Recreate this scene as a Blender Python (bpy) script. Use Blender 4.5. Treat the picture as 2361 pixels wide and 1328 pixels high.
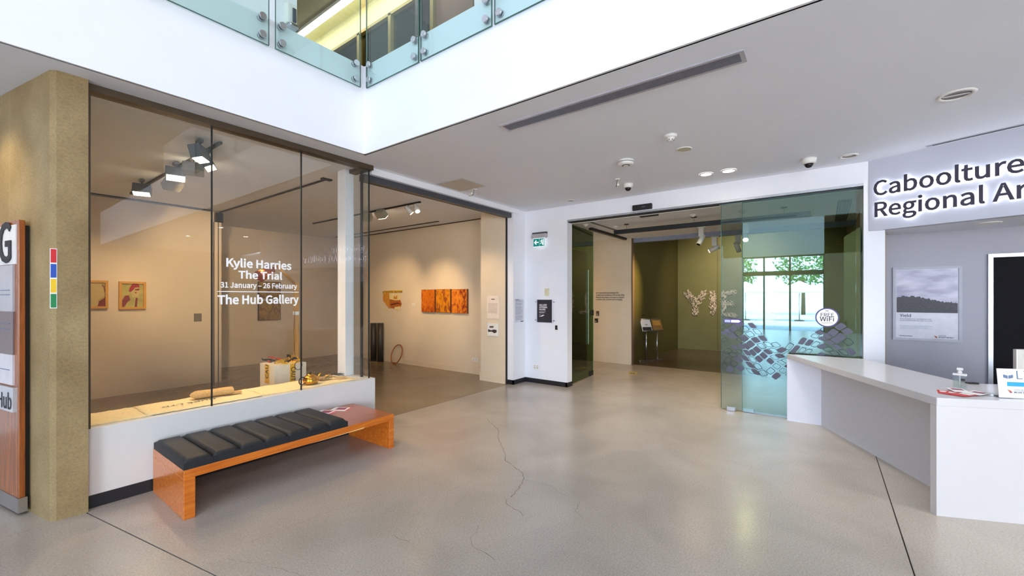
import bpy, bmesh, math, random
from mathutils import Vector, Matrix
random.seed(7)
PI = math.pi
for _o in list(bpy.data.objects): bpy.data.objects.remove(_o)
SC = bpy.context.scene
COL = SC.collection

# ------------------------------------------------------------------ camera
CAM_H, FPX, CX, HY = 1.65, 968.0, 1180.5, 685.0
TH = math.radians(36.64)
cam_data = bpy.data.cameras.new('camera'); cam = bpy.data.objects.new('camera', cam_data); COL.objects.link(cam)
cam.location = (0, 0, CAM_H); cam.rotation_euler = (PI/2, 0, TH - PI/2)
cam_data.sensor_width = 36; cam_data.lens = FPX/2361*36; cam_data.shift_y = (HY-664)/2361
cam_data.clip_start = .05; cam_data.clip_end = 300
SC.camera = cam
# ------------------------------------------------------------------ world, sun, area lights, exposure
def srgb(r, g, b):
    def f(c):
        c /= 255.0
        return c/12.92 if c <= .04045 else ((c+.055)/1.055)**2.4
    return (f(r), f(g), f(b), 1)
W = bpy.data.worlds.new('world'); SC.world = W; W.use_nodes = True
wn = W.node_tree; bg = wn.nodes['Background']
sky = wn.nodes.new('ShaderNodeTexSky'); sky.sky_type = 'NISHITA'; sky.sun_disc = False
sky.sun_elevation = math.radians(60); sky.sun_rotation = math.radians(90)
wn.links.new(sky.outputs[0], bg.inputs[0]); bg.inputs[1].default_value = 1.15
def light(name, kind, loc, energy, color, rot=None, aim=None, **kw):
    d = bpy.data.lights.new(name, kind); d.energy = energy; d.color = color
    for k, v in kw.items(): setattr(d, k, v)
    o = bpy.data.objects.new(name, d); COL.objects.link(o); o.location = loc
    if rot: o.rotation_euler = rot
    if aim is not None: o.rotation_euler = (Vector(aim)-Vector(loc)).to_track_quat('-Z', 'Y').to_euler()
    return o
light('sunlight', 'SUN', (0, 0, 30), 6.5, (1, .96, .9), aim=(-14, 5, 0), angle=.02)
COOL = (.92, .96, 1.0)
light('atrium_fill', 'AREA', (-3.2, -1.2, 8.9), 120, COOL, rot=(0, 0, 0), shape='RECTANGLE', size=9.0, size_y=8.0)  # added overhead fill lamp; the roof above it is closed
light('street_front_fill', 'AREA', (-10.7, -4.8, 1.9), 260, COOL, aim=(6, -2, 1.4), shape='RECTANGLE', size=5.0, size_y=3.2)  # added fill lamp just inside the unseen street glazing
light('side_fill', 'AREA', (-1.6, -9.0, 1.8), 420, COOL, aim=(5.0, 3, 2.6), shape='RECTANGLE', size=6.5, size_y=3.0)  # added low fill lamp; the wall behind it has no window
SC.view_settings.view_transform = 'Standard'; SC.view_settings.look = 'None'
SC.view_settings.gamma = 1; SC.view_settings.exposure = 1.0
SC.view_settings.use_curve_mapping = False
try:
    SC.cycles.use_denoising = True
    SC.cycles.max_bounces = 12; SC.cycles.transparent_max_bounces = 24; SC.cycles.diffuse_bounces = 6; SC.cycles.glossy_bounces = 5
    SC.cycles.sample_clamp_indirect = 6; SC.cycles.caustics_reflective = False; SC.cycles.caustics_refractive = False
except Exception: pass

# ------------------------------------------------------------------ helpers
F2 = Vector((math.cos(TH), math.sin(TH), 0)); R2 = Vector((math.sin(TH), -math.cos(TH), 0))
def ray(px, py):
    return F2 + R2*((px-CX)/FPX) + Vector((0, 0, (HY-py)/FPX))
def on_z(px, py, z):
    d = ray(px, py); return Vector((0, 0, CAM_H)) + d*((z-CAM_H)/d.z)
def on_x(px, py, x):
    d = ray(px, py); return Vector((0, 0, CAM_H)) + d*(x/d.x)
def on_y(px, py, y):
    d = ray(px, py); return Vector((0, 0, CAM_H)) + d*(y/d.y)

def node_mat(name):
    m = bpy.data.materials.new(name); m.use_nodes = True
    nt = m.node_tree; b = nt.nodes['Principled BSDF']
    return m, nt, b
_mc = {}
def mat(name, c, rough=.5, metal=0, spec=.5, var=0.06, scale=12, bump=0, coat=0, emit=0, emit_c=None, stretch=None):
    if name in _mc: return _mc[name]
    m, nt, b = node_mat(name); L = nt.links
    b.inputs['Roughness'].default_value = rough; b.inputs['Metallic'].default_value = metal
    b.inputs['Specular IOR Level'].default_value = spec; b.inputs['Coat Weight'].default_value = coat
    tc = nt.nodes.new('ShaderNodeTexCoord'); nz = nt.nodes.new('ShaderNodeTexNoise')
    nz.inputs['Scale'].default_value = scale; nz.inputs['Detail'].default_value = 5
    if stretch:
        mp = nt.nodes.new('ShaderNodeMapping'); mp.inputs['Scale'].default_value = stretch
        L.new(tc.outputs['Object'], mp.inputs[0]); L.new(mp.outputs[0], nz.inputs['Vector'])
    else: L.new(tc.outputs['Object'], nz.inputs['Vector'])
    r = nt.nodes.new('ShaderNodeValToRGB')
    r.color_ramp.elements[0].position = .3; r.color_ramp.elements[1].position = .7
    r.color_ramp.elements[0].color = [min(1, x*(1-var)) for x in c[:3]]+[1]
    r.color_ramp.elements[1].color = [min(1, x*(1+var)) for x in c[:3]]+[1]
    L.new(nz.outputs[0], r.inputs[0]); L.new(r.outputs[0], b.inputs['Base Color'])
    if bump:
        bp = nt.nodes.new('ShaderNodeBump'); bp.inputs['Strength'].default_value = bump; bp.inputs['Distance'].default_value = .01
        L.new(nz.outputs[0], bp.inputs['Height']); L.new(bp.outputs[0], b.inputs['Normal'])
    if emit:
        b.inputs['Emission Color'].default_value = emit_c or c; b.inputs['Emission Strength'].default_value = emit
    _mc[name] = m; return m
def glass_mat(name, tint, ior=1.5, rough=0.0, boost=1.0, refl=(1, 1, 1, 1)):
    m = bpy.data.materials.new(name); m.use_nodes = True; nt = m.node_tree; nt.nodes.clear(); L = nt.links
    out = nt.nodes.new('ShaderNodeOutputMaterial'); mix = nt.nodes.new('ShaderNodeMixShader')
    tr = nt.nodes.new('ShaderNodeBsdfTransparent'); gl = nt.nodes.new('ShaderNodeBsdfGlossy'); fr = nt.nodes.new('ShaderNodeFresnel')
    tr.inputs[0].default_value = tint; gl.inputs['Roughness'].default_value = rough; gl.inputs[0].default_value = refl
    fr.inputs[0].default_value = ior
    # both faces of a pane reflect like an outer face
    geo = nt.nodes.new('ShaderNodeNewGeometry'); iv = nt.nodes.new('ShaderNodeMapRange')
    L.new(geo.outputs['Backfacing'], iv.inputs[0]); iv.inputs[3].default_value = ior; iv.inputs[4].default_value = 1/ior
    L.new(iv.outputs[0], fr.inputs[0])
    inv = nt.nodes.new('ShaderNodeMath'); inv.operation = 'MULTIPLY'; inv.inputs[1].default_value = boost
    L.new(fr.outputs[0], inv.inputs[0])
    L.new(inv.outputs[0], mix.inputs[0]); L.new(tr.outputs[0], mix.inputs[1]); L.new(gl.outputs[0], mix.inputs[2])
    L.new(mix.outputs[0], out.inputs[0]); return m
def emis(name, c, s):
    m = bpy.data.materials.new(name); m.use_nodes = True; nt = m.node_tree; nt.nodes.clear()
    e = nt.nodes.new('ShaderNodeEmission'); e.inputs[0].default_value = c; e.inputs[1].default_value = s
    o = nt.nodes.new('ShaderNodeOutputMaterial'); nt.links.new(e.outputs[0], o.inputs[0]); return m

# ---- geometry
def BM(): return bmesh.new()
def box(bm, x0, x1, y0, y1, z0, z1, bevel=0, seg=2):
    if x0 > x1: x0, x1 = x1, x0
    if y0 > y1: y0, y1 = y1, y0
    if z0 > z1: z0, z1 = z1, z0
    v = [bm.verts.new(p) for p in ((x0,y0,z0),(x1,y0,z0),(x1,y1,z0),(x0,y1,z0),(x0,y0,z1),(x1,y0,z1),(x1,y1,z1),(x0,y1,z1))]
    fs = [bm.faces.new([v[i] for i in q]) for q in ((3,2,1,0),(4,5,6,7),(0,1,5,4),(1,2,6,5),(2,3,7,6),(3,0,4,7))]
    if bevel:
        es = list({e for f in fs for e in f.edges})
        bmesh.ops.bevel(bm, geom=es, offset=bevel, segments=seg, affect='EDGES', profile=.5)
    return bm
def prism(bm, pts, z0, z1, bevel=0):
    a = sum(pts[i][0]*pts[(i+1) % len(pts)][1]-pts[(i+1) % len(pts)][0]*pts[i][1] for i in range(len(pts)))
    if a < 0: pts = list(reversed(pts))
    lo = [bm.verts.new((p[0], p[1], z0)) for p in pts]; hi = [bm.verts.new((p[0], p[1], z1)) for p in pts]
    fs = [bm.faces.new(list(reversed(lo))), bm.faces.new(hi)]; n = len(pts)
    for i in range(n): fs.append(bm.faces.new([lo[i], lo[(i+1) % n], hi[(i+1) % n], hi[i]]))
    if bevel:
        es = list({e for f in fs for e in f.edges})
        bmesh.ops.bevel(bm, geom=es, offset=bevel, segments=2, affect='EDGES')
    return bm
def slabxz(bm, pts, y0, y1):
    """polygon in the x-z plane, given thickness along y"""
    a = sum(pts[i][0]*pts[(i+1) % len(pts)][1]-pts[(i+1) % len(pts)][0]*pts[i][1] for i in range(len(pts)))
    if a < 0: pts = list(reversed(pts))
    lo = [bm.verts.new((p[0], y0, p[1])) for p in pts]; hi = [bm.verts.new((p[0], y1, p[1])) for p in pts]; n = len(pts)
    bm.faces.new(lo); bm.faces.new(list(reversed(hi)))
    for i in range(n): bm.faces.new([lo[(i+1) % n], lo[i], hi[i], hi[(i+1) % n]])
    return bm
def cyl(bm, p0, p1, r0, r1=None, seg=20, cap=True):
    p0, p1 = Vector(p0), Vector(p1); r1 = r0 if r1 is None else r1
    d = (p1-p0).normalized(); a = d.orthogonal().normalized(); b = d.cross(a)
    A = [bm.verts.new(p0+(a*math.cos(2*PI*i/seg)+b*math.sin(2*PI*i/seg))*r0) for i in range(seg)]
    B = [bm.verts.new(p1+(a*math.cos(2*PI*i/seg)+b*math.sin(2*PI*i/seg))*r1) for i in range(seg)]
    for i in range(seg):
        f = bm.faces.new([A[i], A[(i+1) % seg], B[(i+1) % seg], B[i]]); f.smooth = True
    if cap: bm.faces.new(list(reversed(A))); bm.faces.new(B)
    return bm
def lathe(bm, prof, seg=28, c=(0, 0, 0), cap=True):
    rings = []
    for r, z in prof:
        rings.append([bm.verts.new((c[0]+r*math.cos(2*PI*i/seg), c[1]+r*math.sin(2*PI*i/seg), c[2]+z)) for i in range(seg)])
    for a, b in zip(rings, rings[1:]):
        for i in range(seg):
            f = bm.faces.new([a[i], a[(i+1) % seg], b[(i+1) % seg], b[i]]); f.smooth = True
    if cap: bm.faces.new(list(reversed(rings[0]))); bm.faces.new(rings[-1])
    bmesh.ops.recalc_face_normals(bm, faces=bm.faces)
    return bm
def tube(bm, pts, r, seg=8, closed=False):
    pts = [Vector(p) for p in pts]; n = len(pts); rings = []
    ref = Vector((0, 0, 1)); last = None
    for i, p in enumerate(pts):
        if closed: t = pts[(i+1) % n]-pts[i-1]
        else: t = pts[min(i+1, n-1)]-pts[max(i-1, 0)]
        t.normalize()
        a = (last - t*last.dot(t)) if last else t.orthogonal()
        if a.length < 1e-5: a = t.orthogonal()
        a.normalize(); last = a; b = t.cross(a)
        rr = r[i] if isinstance(r, (list, tuple)) else r
        rings.append([bm.verts.new(p+(a*math.cos(2*PI*k/seg)+b*math.sin(2*PI*k/seg))*rr) for k in range(seg)])
    for i in range(n if closed else n-1):
        A, B = rings[i], rings[(i+1) % n]
        for k in range(seg):
            f = bm.faces.new([A[k], A[(k+1) % seg], B[(k+1) % seg], B[k]]); f.smooth = True
    if not closed: bm.faces.new(list(reversed(rings[0]))); bm.faces.new(rings[-1])
    return bm
def ball(bm, c, r, sx=1, sy=1, sz=1, sub=2):
    g = bmesh.ops.create_icosphere(bm, subdivisions=sub, radius=r)
    for v in g['verts']: v.co = Vector((v.co.x*sx+c[0], v.co.y*sy+c[1], v.co.z*sz+c[2]))
    for v in g['verts']:
        for f in v.link_faces: f.smooth = True
    return bm

def link(o, parent=None):
    COL.objects.link(o)
    if parent is not None: o.parent = parent
    return o
def mesh(name, bm, m, parent=None, loc=None, rot=0, label=None):
    me = bpy.data.meshes.new(name)
    if isinstance(bm, bpy.types.Mesh): me = bm
    else: bm.normal_update(); bm.to_mesh(me); bm.free()
    if m is not None:
        for mm in (m if isinstance(m, (list, tuple)) else [m]): me.materials.append(mm)
    o = bpy.data.objects.new(name, me); link(o, parent)
    if loc is not None: o.location = loc
    if rot: o.rotation_euler = (0, 0, rot)
    if label: o['label'] = label
    return o
def tag(o, label, cat, group=None, kind=None):
    o['label'] = label; o['category'] = cat
    if group: o['group'] = group
    if kind: o['kind'] = kind
    return o
def thing(name, label, cat, loc=(0, 0, 0), rot=0, group=None):
    o = bpy.data.objects.new(name, None); link(o); o.location = loc
    o.empty_display_size = .1
    if isinstance(rot, (int, float)): o.rotation_euler = (0, 0, rot)
    else: o.rotation_euler = rot
    return tag(o, label, cat, group)
def struct(name, bm, m, parent=None, loc=None, rot=0, label=None):
    o = mesh(name, bm, m, parent, loc, rot)
    if parent is None:
        o['kind'] = 'structure'; o['label'] = label or name.replace('_', ' '); o['category'] = name.split('_')[0]
    return o
WX = -PI/2      # wall facing -X: local x = viewer's right, local y = into the wall

FONT = None
try:
    import os
    FONT = bpy.data.fonts.load(os.path.join(bpy.utils.system_resource('DATAFILES'), 'fonts', 'Noto Sans CJK Regular.woff2'))
except Exception: FONT = None
FSC = None
def text_geo(body, size, bold=0.0, ext=.0006, align='LEFT', width=None, height=None, spacing=1.0, shear=0):
    """text as a mesh: x right, z up, thickness along y"""
    global FSC
    if FSC is None:
        FSC = 1.0; hm = text_geo('H', 1.0); yy = max(v.co.z for v in hm.vertices); FSC = .73/yy; bpy.data.meshes.remove(hm)
    c = bpy.data.curves.new('t', 'FONT'); c.body = body; c.size = size*FSC; c.offset = bold*size*(.55 if FONT else 1); c.extrude = ext
    c.align_x = align; c.space_character = spacing
    if FONT: c.font = FONT; c.resolution_u = 3; c.space_line = 1.1; c.shear = shear
    o = bpy.data.objects.new('t', c); COL.objects.link(o)
    me = bpy.data.meshes.new_from_object(o)
    bpy.data.objects.remove(o); bpy.data.curves.remove(c)
    xs = [v.co.x for v in me.vertices] or [0, 1]
    s = (width/(max(xs)-min(xs))) if width else 1
    ys = [v.co.y for v in me.vertices] or [0, 1]
    sz = (height/(max(ys)-min(ys))) if height else 1
    for v in me.vertices: x, y, z = v.co; v.co = (x*s, -z, y*sz)
    return me
def text(name, body, size, m, parent, x, y, z, **kw):
    me = text_geo(body, size, **kw); me.materials.clear()
    o = mesh(name, me, m, parent); o.location = (x, y, z); return o

# ------------------------------------------------------------------ materials
WHITE = mat('white_paint', srgb(234, 235, 240), .6, var=.012, scale=3)
CEILP = mat('ceiling_paint', srgb(233, 237, 245), .75, var=.012, scale=2)
GALW = mat('gallery_wall_warmed', srgb(222, 206, 180), .6, var=.02, scale=3)  # white walls; part of the warm lamp tint is put into the colour
SKIRT = mat('black_skirting', srgb(30, 31, 36), .35)
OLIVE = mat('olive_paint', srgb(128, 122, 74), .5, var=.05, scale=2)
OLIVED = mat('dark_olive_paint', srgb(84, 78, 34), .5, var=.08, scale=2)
BROWNW = mat('brown_wall', srgb(150, 132, 108), .6)
BLACK = mat('black_matte', srgb(22, 22, 24), .5)
DGREY = mat('dark_grey_metal', srgb(78, 80, 86), .4, metal=.3)
ALU = mat('aluminium', srgb(190, 192, 196), .35, metal=.8)
STEEL = mat('brushed_steel', srgb(200, 200, 205), .28, metal=1)
WPLAS = mat('white_plastic', srgb(232, 230, 224), .35, var=.02)
CREAM = mat('cream_paint', srgb(232, 222, 168), .5)
BRONZE = mat('bronze_frame', srgb(92, 78, 62), .4, metal=.5)
GOLDF = mat('gold_frame', srgb(150, 130, 62), .4, metal=.4)
PAPER = mat('paper_white', srgb(236, 232, 228), .6, var=.02)
INK = mat('ink_dark', srgb(40, 38, 44), .6)
INKW = mat('ink_white', srgb(245, 245, 248), .5)
PORT = mat('portal_white', srgb(214, 212, 208), .5)
def floor_mat(name, base, spk, rough=.17, spec=.5, sc=1.0):
    m, nt, b = node_mat(name); L = nt.links; N = nt.nodes.new
    tc = N('ShaderNodeTexCoord')
    n1 = N('ShaderNodeTexNoise'); n1.inputs['Scale'].default_value = 1.3; n1.inputs['Detail'].default_value = 7; n1.inputs['Distortion'].default_value = .6
    n2 = N('ShaderNodeTexNoise'); n2.inputs['Scale'].default_value = 90*sc; n2.inputs['Detail'].default_value = 4
    n3 = N('ShaderNodeTexNoise'); n3.inputs['Scale'].default_value = 6; n3.inputs['Detail'].default_value = 6
    v = N('ShaderNodeTexVoronoi'); v.inputs['Scale'].default_value = 46*sc
    for n in (n1, n2, n3, v): L.new(tc.outputs['Object'], n.inputs['Vector'])
    r1 = N('ShaderNodeValToRGB'); e = r1.color_ramp.elements
    e[0].position = .32; e[0].color = [x*.89 for x in base[:3]]+[1]; e[1].position = .68; e[1].color = [min(1, x*1.08) for x in base[:3]]+[1]
    L.new(n1.outputs[0], r1.inputs[0])
    r2 = N('ShaderNodeValToRGB'); e = r2.color_ramp.elements
    e[0].position = .3; e[0].color = (.62, .60, .58, 1); e[1].position = .62; e[1].color = (1.06, 1.04, 1.02, 1)
    L.new(n2.outputs[0], r2.inputs[0])
    mx = N('ShaderNodeMix'); mx.data_type = 'RGBA'; mx.blend_type = 'MULTIPLY'; mx.inputs[0].default_value = .55
    L.new(r1.outputs[0], mx.inputs[6]); L.new(r2.outputs[0], mx.inputs[7])
    # pits: small dark aggregate where the coarse noise is high
    r3 = N('ShaderNodeValToRGB'); e = r3.color_ramp.elements; e[0].position = .07; e[0].color = (1, 1, 1, 1); e[1].position = .14; e[1].color = (0, 0, 0, 1)
    L.new(v.outputs['Distance'], r3.inputs[0])
    r4 = N('ShaderNodeValToRGB'); e = r4.color_ramp.elements; e[0].position = .46; e[0].color = (0, 0, 0, 1); e[1].position = .64; e[1].color = (1, 1, 1, 1)
    L.new(n3.outputs[0], r4.inputs[0])
    ml = N('ShaderNodeMath'); ml.operation = 'MULTIPLY'; L.new(r3.outputs[0], ml.inputs[0]); L.new(r4.outputs[0], ml.inputs[1])
    ml2 = N('ShaderNodeMath'); ml2.operation = 'MULTIPLY'; ml2.inputs[1].default_value = .8; L.new(ml.outputs[0], ml2.inputs[0])
    m3 = N('ShaderNodeMix'); m3.data_type = 'RGBA'; L.new(ml2.outputs[0], m3.inputs[0]); L.new(mx.outputs[2], m3.inputs[6]); m3.inputs[7].default_value = spk
    L.new(m3.outputs[2], b.inputs['Base Color'])
    mr = N('ShaderNodeMapRange'); mr.inputs[3].default_value = rough; mr.inputs[4].default_value = rough+.16
    L.new(n3.outputs[0], mr.inputs[0]); L.new(mr.outputs[0], b.inputs['Roughness'])
    b.inputs['Specular IOR Level'].default_value = spec
    bp = N('ShaderNodeBump'); bp.inputs['Strength'].default_value = .05; bp.inputs['Distance'].default_value = .004
    L.new(n2.outputs[0], bp.inputs['Height']); L.new(bp.outputs[0], b.inputs['Normal'])
    return m
CONC = floor_mat('polished_concrete', srgb(178, 169, 158), srgb(86, 78, 74), rough=.15, spec=.6)
GCONC = floor_mat('gallery_concrete_dimmed', srgb(142, 124, 100), srgb(76, 66, 58), rough=.15, spec=.6)  # same concrete; the dim warm gallery light is put into a darker colour
DARKF = mat('dark_timber_floor', srgb(92, 76, 62), .25, spec=.4, var=.12, scale=6, stretch=(1, 12, 1))
def column_mat():
    m, nt, b = node_mat('raw_concrete'); L = nt.links; N = nt.nodes.new
    tc = N('ShaderNodeTexCoord')
    n1 = N('ShaderNodeTexNoise'); n1.inputs['Scale'].default_value = 2.2; n1.inputs['Detail'].default_value = 8
    n2 = N('ShaderNodeTexNoise'); n2.inputs['Scale'].default_value = 70; n2.inputs['Detail'].default_value = 5
    v = N('ShaderNodeTexVoronoi'); v.inputs['Scale'].default_value = 22
    for n in (n1, n2, v): L.new(tc.outputs['Object'], n.inputs['Vector'])
    r = N('ShaderNodeValToRGB'); e = r.color_ramp.elements
    e[0].position = .3; e[0].color = srgb(134, 112, 74); e[1].position = .7; e[1].color = srgb(164, 142, 102); L.new(n1.outputs[0], r.inputs[0])
    r2 = N('ShaderNodeValToRGB'); e = r2.color_ramp.elements
    e[0].position = .28; e[0].color = (.7, .7, .7, 1); e[1].position = .6; e[1].color = (1.05, 1.05, 1.05, 1); L.new(n2.outputs[0], r2.inputs[0])
    mx = N('ShaderNodeMix'); mx.data_type = 'RGBA'; mx.blend_type = 'MULTIPLY'; mx.inputs[0].default_value = .7
    L.new(r.outputs[0], mx.inputs[6]); L.new(r2.outputs[0], mx.inputs[7])
    r3 = N('ShaderNodeValToRGB'); e = r3.color_ramp.elements; e[0].position = .03; e[0].color = (.35, .33, .3, 1); e[1].position = .07; e[1].color = (1, 1, 1, 1)
    L.new(v.outputs['Distance'], r3.inputs[0])
    m3 = N('ShaderNodeMix'); m3.data_type = 'RGBA'; m3.blend_type = 'MULTIPLY'; m3.inputs[0].default_value = .5
    L.new(mx.outputs[2], m3.inputs[6]); L.new(r3.outputs[0], m3.inputs[7]); L.new(m3.outputs[2], b.inputs['Base Color'])
    b.inputs['Roughness'].default_value = .8
    bp = N('ShaderNodeBump'); bp.inputs['Strength'].default_value = .35; bp.inputs['Distance'].default_value = .006
    L.new(n2.outputs[0], bp.inputs['Height']); L.new(bp.outputs[0], b.inputs['Normal']); return m
RAW = column_mat()
def wood_mat(name, a, c, rough=.25, stretch=(1, 14, 14), scale=3.0, coat=.3):
    m, nt, b = node_mat(name); L = nt.links; N = nt.nodes.new
    tc = N('ShaderNodeTexCoord'); mp = N('ShaderNodeMapping'); mp.inputs['Scale'].default_value = stretch
    n1 = N('ShaderNodeTexNoise'); n1.inputs['Scale'].default_value = scale; n1.inputs['Detail'].default_value = 8; n1.inputs['Distortion'].default_value = .8
    L.new(tc.outputs['Object'], mp.inputs[0]); L.new(mp.outputs[0], n1.inputs['Vector'])
    r = N('ShaderNodeValToRGB'); e = r.color_ramp.elements; e[0].position = .3; e[0].color = a; e[1].position = .72; e[1].color = c
    L.new(n1.outputs[0], r.inputs[0]); L.new(r.outputs[0], b.inputs['Base Color'])
    b.inputs['Roughness'].default_value = rough; b.inputs['Coat Weight'].default_value = coat; b.inputs['Coat Roughness'].default_value = .12; return m
BENCHW = wood_mat('bench_wood', srgb(186, 90, 16), srgb(220, 126, 36))
BENCHT = wood_mat('bench_top_wood', srgb(146, 70, 34), srgb(172, 92, 48), rough=.3)
TOTW = wood_mat('totem_wood', srgb(128, 66, 26), srgb(168, 94, 44), stretch=(14, 14, 1))
RAWW = wood_mat('pale_timber', srgb(176, 128, 58), srgb(204, 156, 84), rough=.5, stretch=(12, 12, 1), coat=0)
CLEAR = glass_mat('clear_glass', (.975, .985, .975, 1), 1.5)
DOORG = glass_mat('door_glass', (.88, .95, .92, 1), 1.7, boost=1.7, refl=(.72, .95, 1, 1))
BALG = glass_mat('balustrade_glass', (.885, .955, .94, 1), 1.5)
GREENG = glass_mat('dark_green_glass', (.25, .36, .2, 1), 1.5)
PALEG = mat('frosted_green_glass', srgb(158, 190, 158), .2)
GEDGE = mat('glass_edge', srgb(60, 96, 84), .2)

# ------------------------------------------------------------------ floor
CE = 3.32                     # lobby ceiling
g = .004
struct_floor = struct('floor', box(BM(), -11.2, 15, -9.3, 12, -.3, -.012), mat('floor_joint', srgb(52, 44, 38), .9), label='grey polished concrete floor with saw-cut joints')
FL = struct_floor
def slab(pts, m=CONC, name='slab'):
    bm = BM(); prism(bm, pts, -.05, 0); return mesh(name, bm, m, FL)
LX = lambda y: .637 + (4.52-y)*.191
slab([(-11.2, 4.52-g), (.637-g, 4.52-g), (LX(-.43)-g, -.43+g), (-11.2, -.43+g)])
slab([(-11.2, 4.52+g), (.637-g, 4.52+g), (.637-g, 12), (-11.2, 12)])
slab([(.637+g, 4.8-g), (6.85-g, 4.8-g), (6.85-g, -.43+g), (LX(-.43)+g, -.43+g), (.637+g, 4.52)])
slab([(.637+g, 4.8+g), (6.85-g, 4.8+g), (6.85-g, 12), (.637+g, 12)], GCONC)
slab([(-11.2, -.43-g), (6.85-g, -.43-g), (6.85-g, -9.3), (-11.2, -9.3)])
slab([(6.85+g, -9.3), (10.05, -9.3), (10.05, 12), (6.85+g, 12)])
slab([(10.05+g, -9.3), (15, -9.3), (15, 12), (10.05+g, 12)], DARKF, 'dark_slab')
CRK = mat('crack_dark', srgb(84, 72, 62), .9)
def crack(px, w=.0016):
    random.seed(len(px)+int(px[0][0])); pts = []
    ws = [on_z(x, y, 0) for x, y in px]
    for a, b in zip(ws, ws[1:]):
        n = max(2, int((b-a).length/.035)); d = (b-a).normalized(); s = Vector((-d.y, d.x, 0))
        for i in range(n): pts.append(a.lerp(b, i/n)+s*random.uniform(-.009, .009))
    pts.append(ws[-1]); bm = BM(); L_, R_ = [], []
    for i, p in enumerate(pts):
        t = (pts[min(i+1, len(pts)-1)]-pts[max(i-1, 0)]).normalized(); s = Vector((-t.y, t.x, 0)); ww = w*random.uniform(.5, 1.3)
        L_.append(bm.verts.new(p+s*ww+Vector((0, 0, .0006)))); R_.append(bm.verts.new(p-s*ww+Vector((0, 0, .0006))))
    for i in range(len(pts)-1): bm.faces.new([L_[i], R_[i], R_[i+1], L_[i+1]])
    bmesh.ops.recalc_face_normals(bm, faces=bm.faces)
    for f in bm.faces:
        f.normal_update()
        if f.normal.z < 0: f.normal_flip()
    mesh('crack', bm, CRK, FL)
crack([(1122, 965), (1150, 992), (1148, 1010), (1165, 1045), (1165, 1062), (1205, 1090), (1207, 1105), (1197, 1125), (1178, 1146)], .0024)
crack([(1207, 1105), (1240, 1112), (1268, 1120), (1290, 1135), (1314, 1147)], .0012)
crack([(1163, 1150), (1170, 1165), (1196, 1178), (1208, 1190)], .0015)
crack([(1105, 1212), (1098, 1228), (1086, 1240), (1090, 1262), (1120, 1275), (1142, 1292)], .0012)
crack([(905, 1235), (915, 1238), (945, 1252)], .0010)
crack([(1338, 1155), (1326, 1178), (1345, 1195)], .0010)
crack([(560, 1255), (640, 1225), (760, 1180), (880, 1140)], .0006)
crack([(330, 1215), (420, 1190)], .0007)
crack([(520, 1290), (600, 1300), (700, 1328)], .0006)
crack([(960, 1160), (1010, 1140), (1090, 1110)], .0006)

# ------------------------------------------------------------------ shell
def wall(name, x0, x1, y0, y1, z0, z1, m=WHITE, label=None):
    return struct(name, box(BM(), x0, x1, y0, y1, z0, z1), m, label=label)
# concrete column (front face y=4.54, angled left face)
cd = Vector((-.197, .980, 0)); p0 = Vector((.447, 4.57, 0)); p1 = Vector((.478, 4.535, 0))
cp = [(p1.x, p1.y), (.645, 4.53), (.645, 5.25), (p0.x+cd.x*3.2+.1, 7.7), (p0.x+cd.x*3.2, p0.y+cd.y*3.2), (p0.x, p0.y)]
colm = struct('wall_column', prism(BM(), cp, 0, CE), RAW, label='raw concrete column with a bevelled corner')
wall('wall_below_window', .645, 3.256, 4.60, 5.20, 0, .62, mat('sill_paint', srgb(216, 214, 212), .5, var=.01), 'low white wall under the display window')
struct('baseboard_left', box(BM(), .645, 3.258, 4.594, 4.62, 0, .10), SKIRT, label='black skirting along the low window wall')
# gallery shell
wall('wall_gallery_left', .30, .44, 5.3, 9.5, 0, CE, GALW)
wall('wall_portraits', .3, 3.08, 9.5, 9.64, 0, CE-.02, GALW, 'gallery wall carrying the framed portraits')
wall('wall_gallery_return', 2.9, 3.08, 9.64, 11.28, 0, CE, GALW)
wall('wall_gallery_back', 2.9, 6.76, 11.28, 11.42, 0, CE, GALW, 'far gallery wall')
wall('wall_gallery_right', 6.75, 6.87, 5.48, 11.4, 0, CE, GALW, 'gallery wall with the three orange paintings')
wall('wall_pillar_inner', 6.33, 6.87, 4.87, 5.48, 0, CE, GALW, 'warm lit pillar inside the gallery opening')
wall('wall_pillar', 6.36, 6.76, 4.70, 4.84, 0, CE, WHITE, 'white pillar beside the gallery opening')
struct('baseboard_gallery', box(BM(), 6.735, 6.75, 5.48, 11.28, 0, .12), GALW)
struct('baseboard_gallery_back', box(BM(), 3.08, 6.735, 11.265, 11.28, 0, .12), GALW)
struct('baseboard_gallery_portraits', box(BM(), .44, 3.08, 9.485, 9.5, 0, .12), GALW)
struct('baseboard_gallery_pillar', box(BM(), 6.315, 6.33, 4.87, 5.50, 0, .12), GALW)
struct('baseboard_pillar', box(BM(), 6.352, 6.765, 4.692, 4.72, 0, .085), SKIRT)
struct('baseboard_pillar_end', box(BM(), 6.352, 6.38, 4.692, 4.84, 0, .085), SKIRT)
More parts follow.
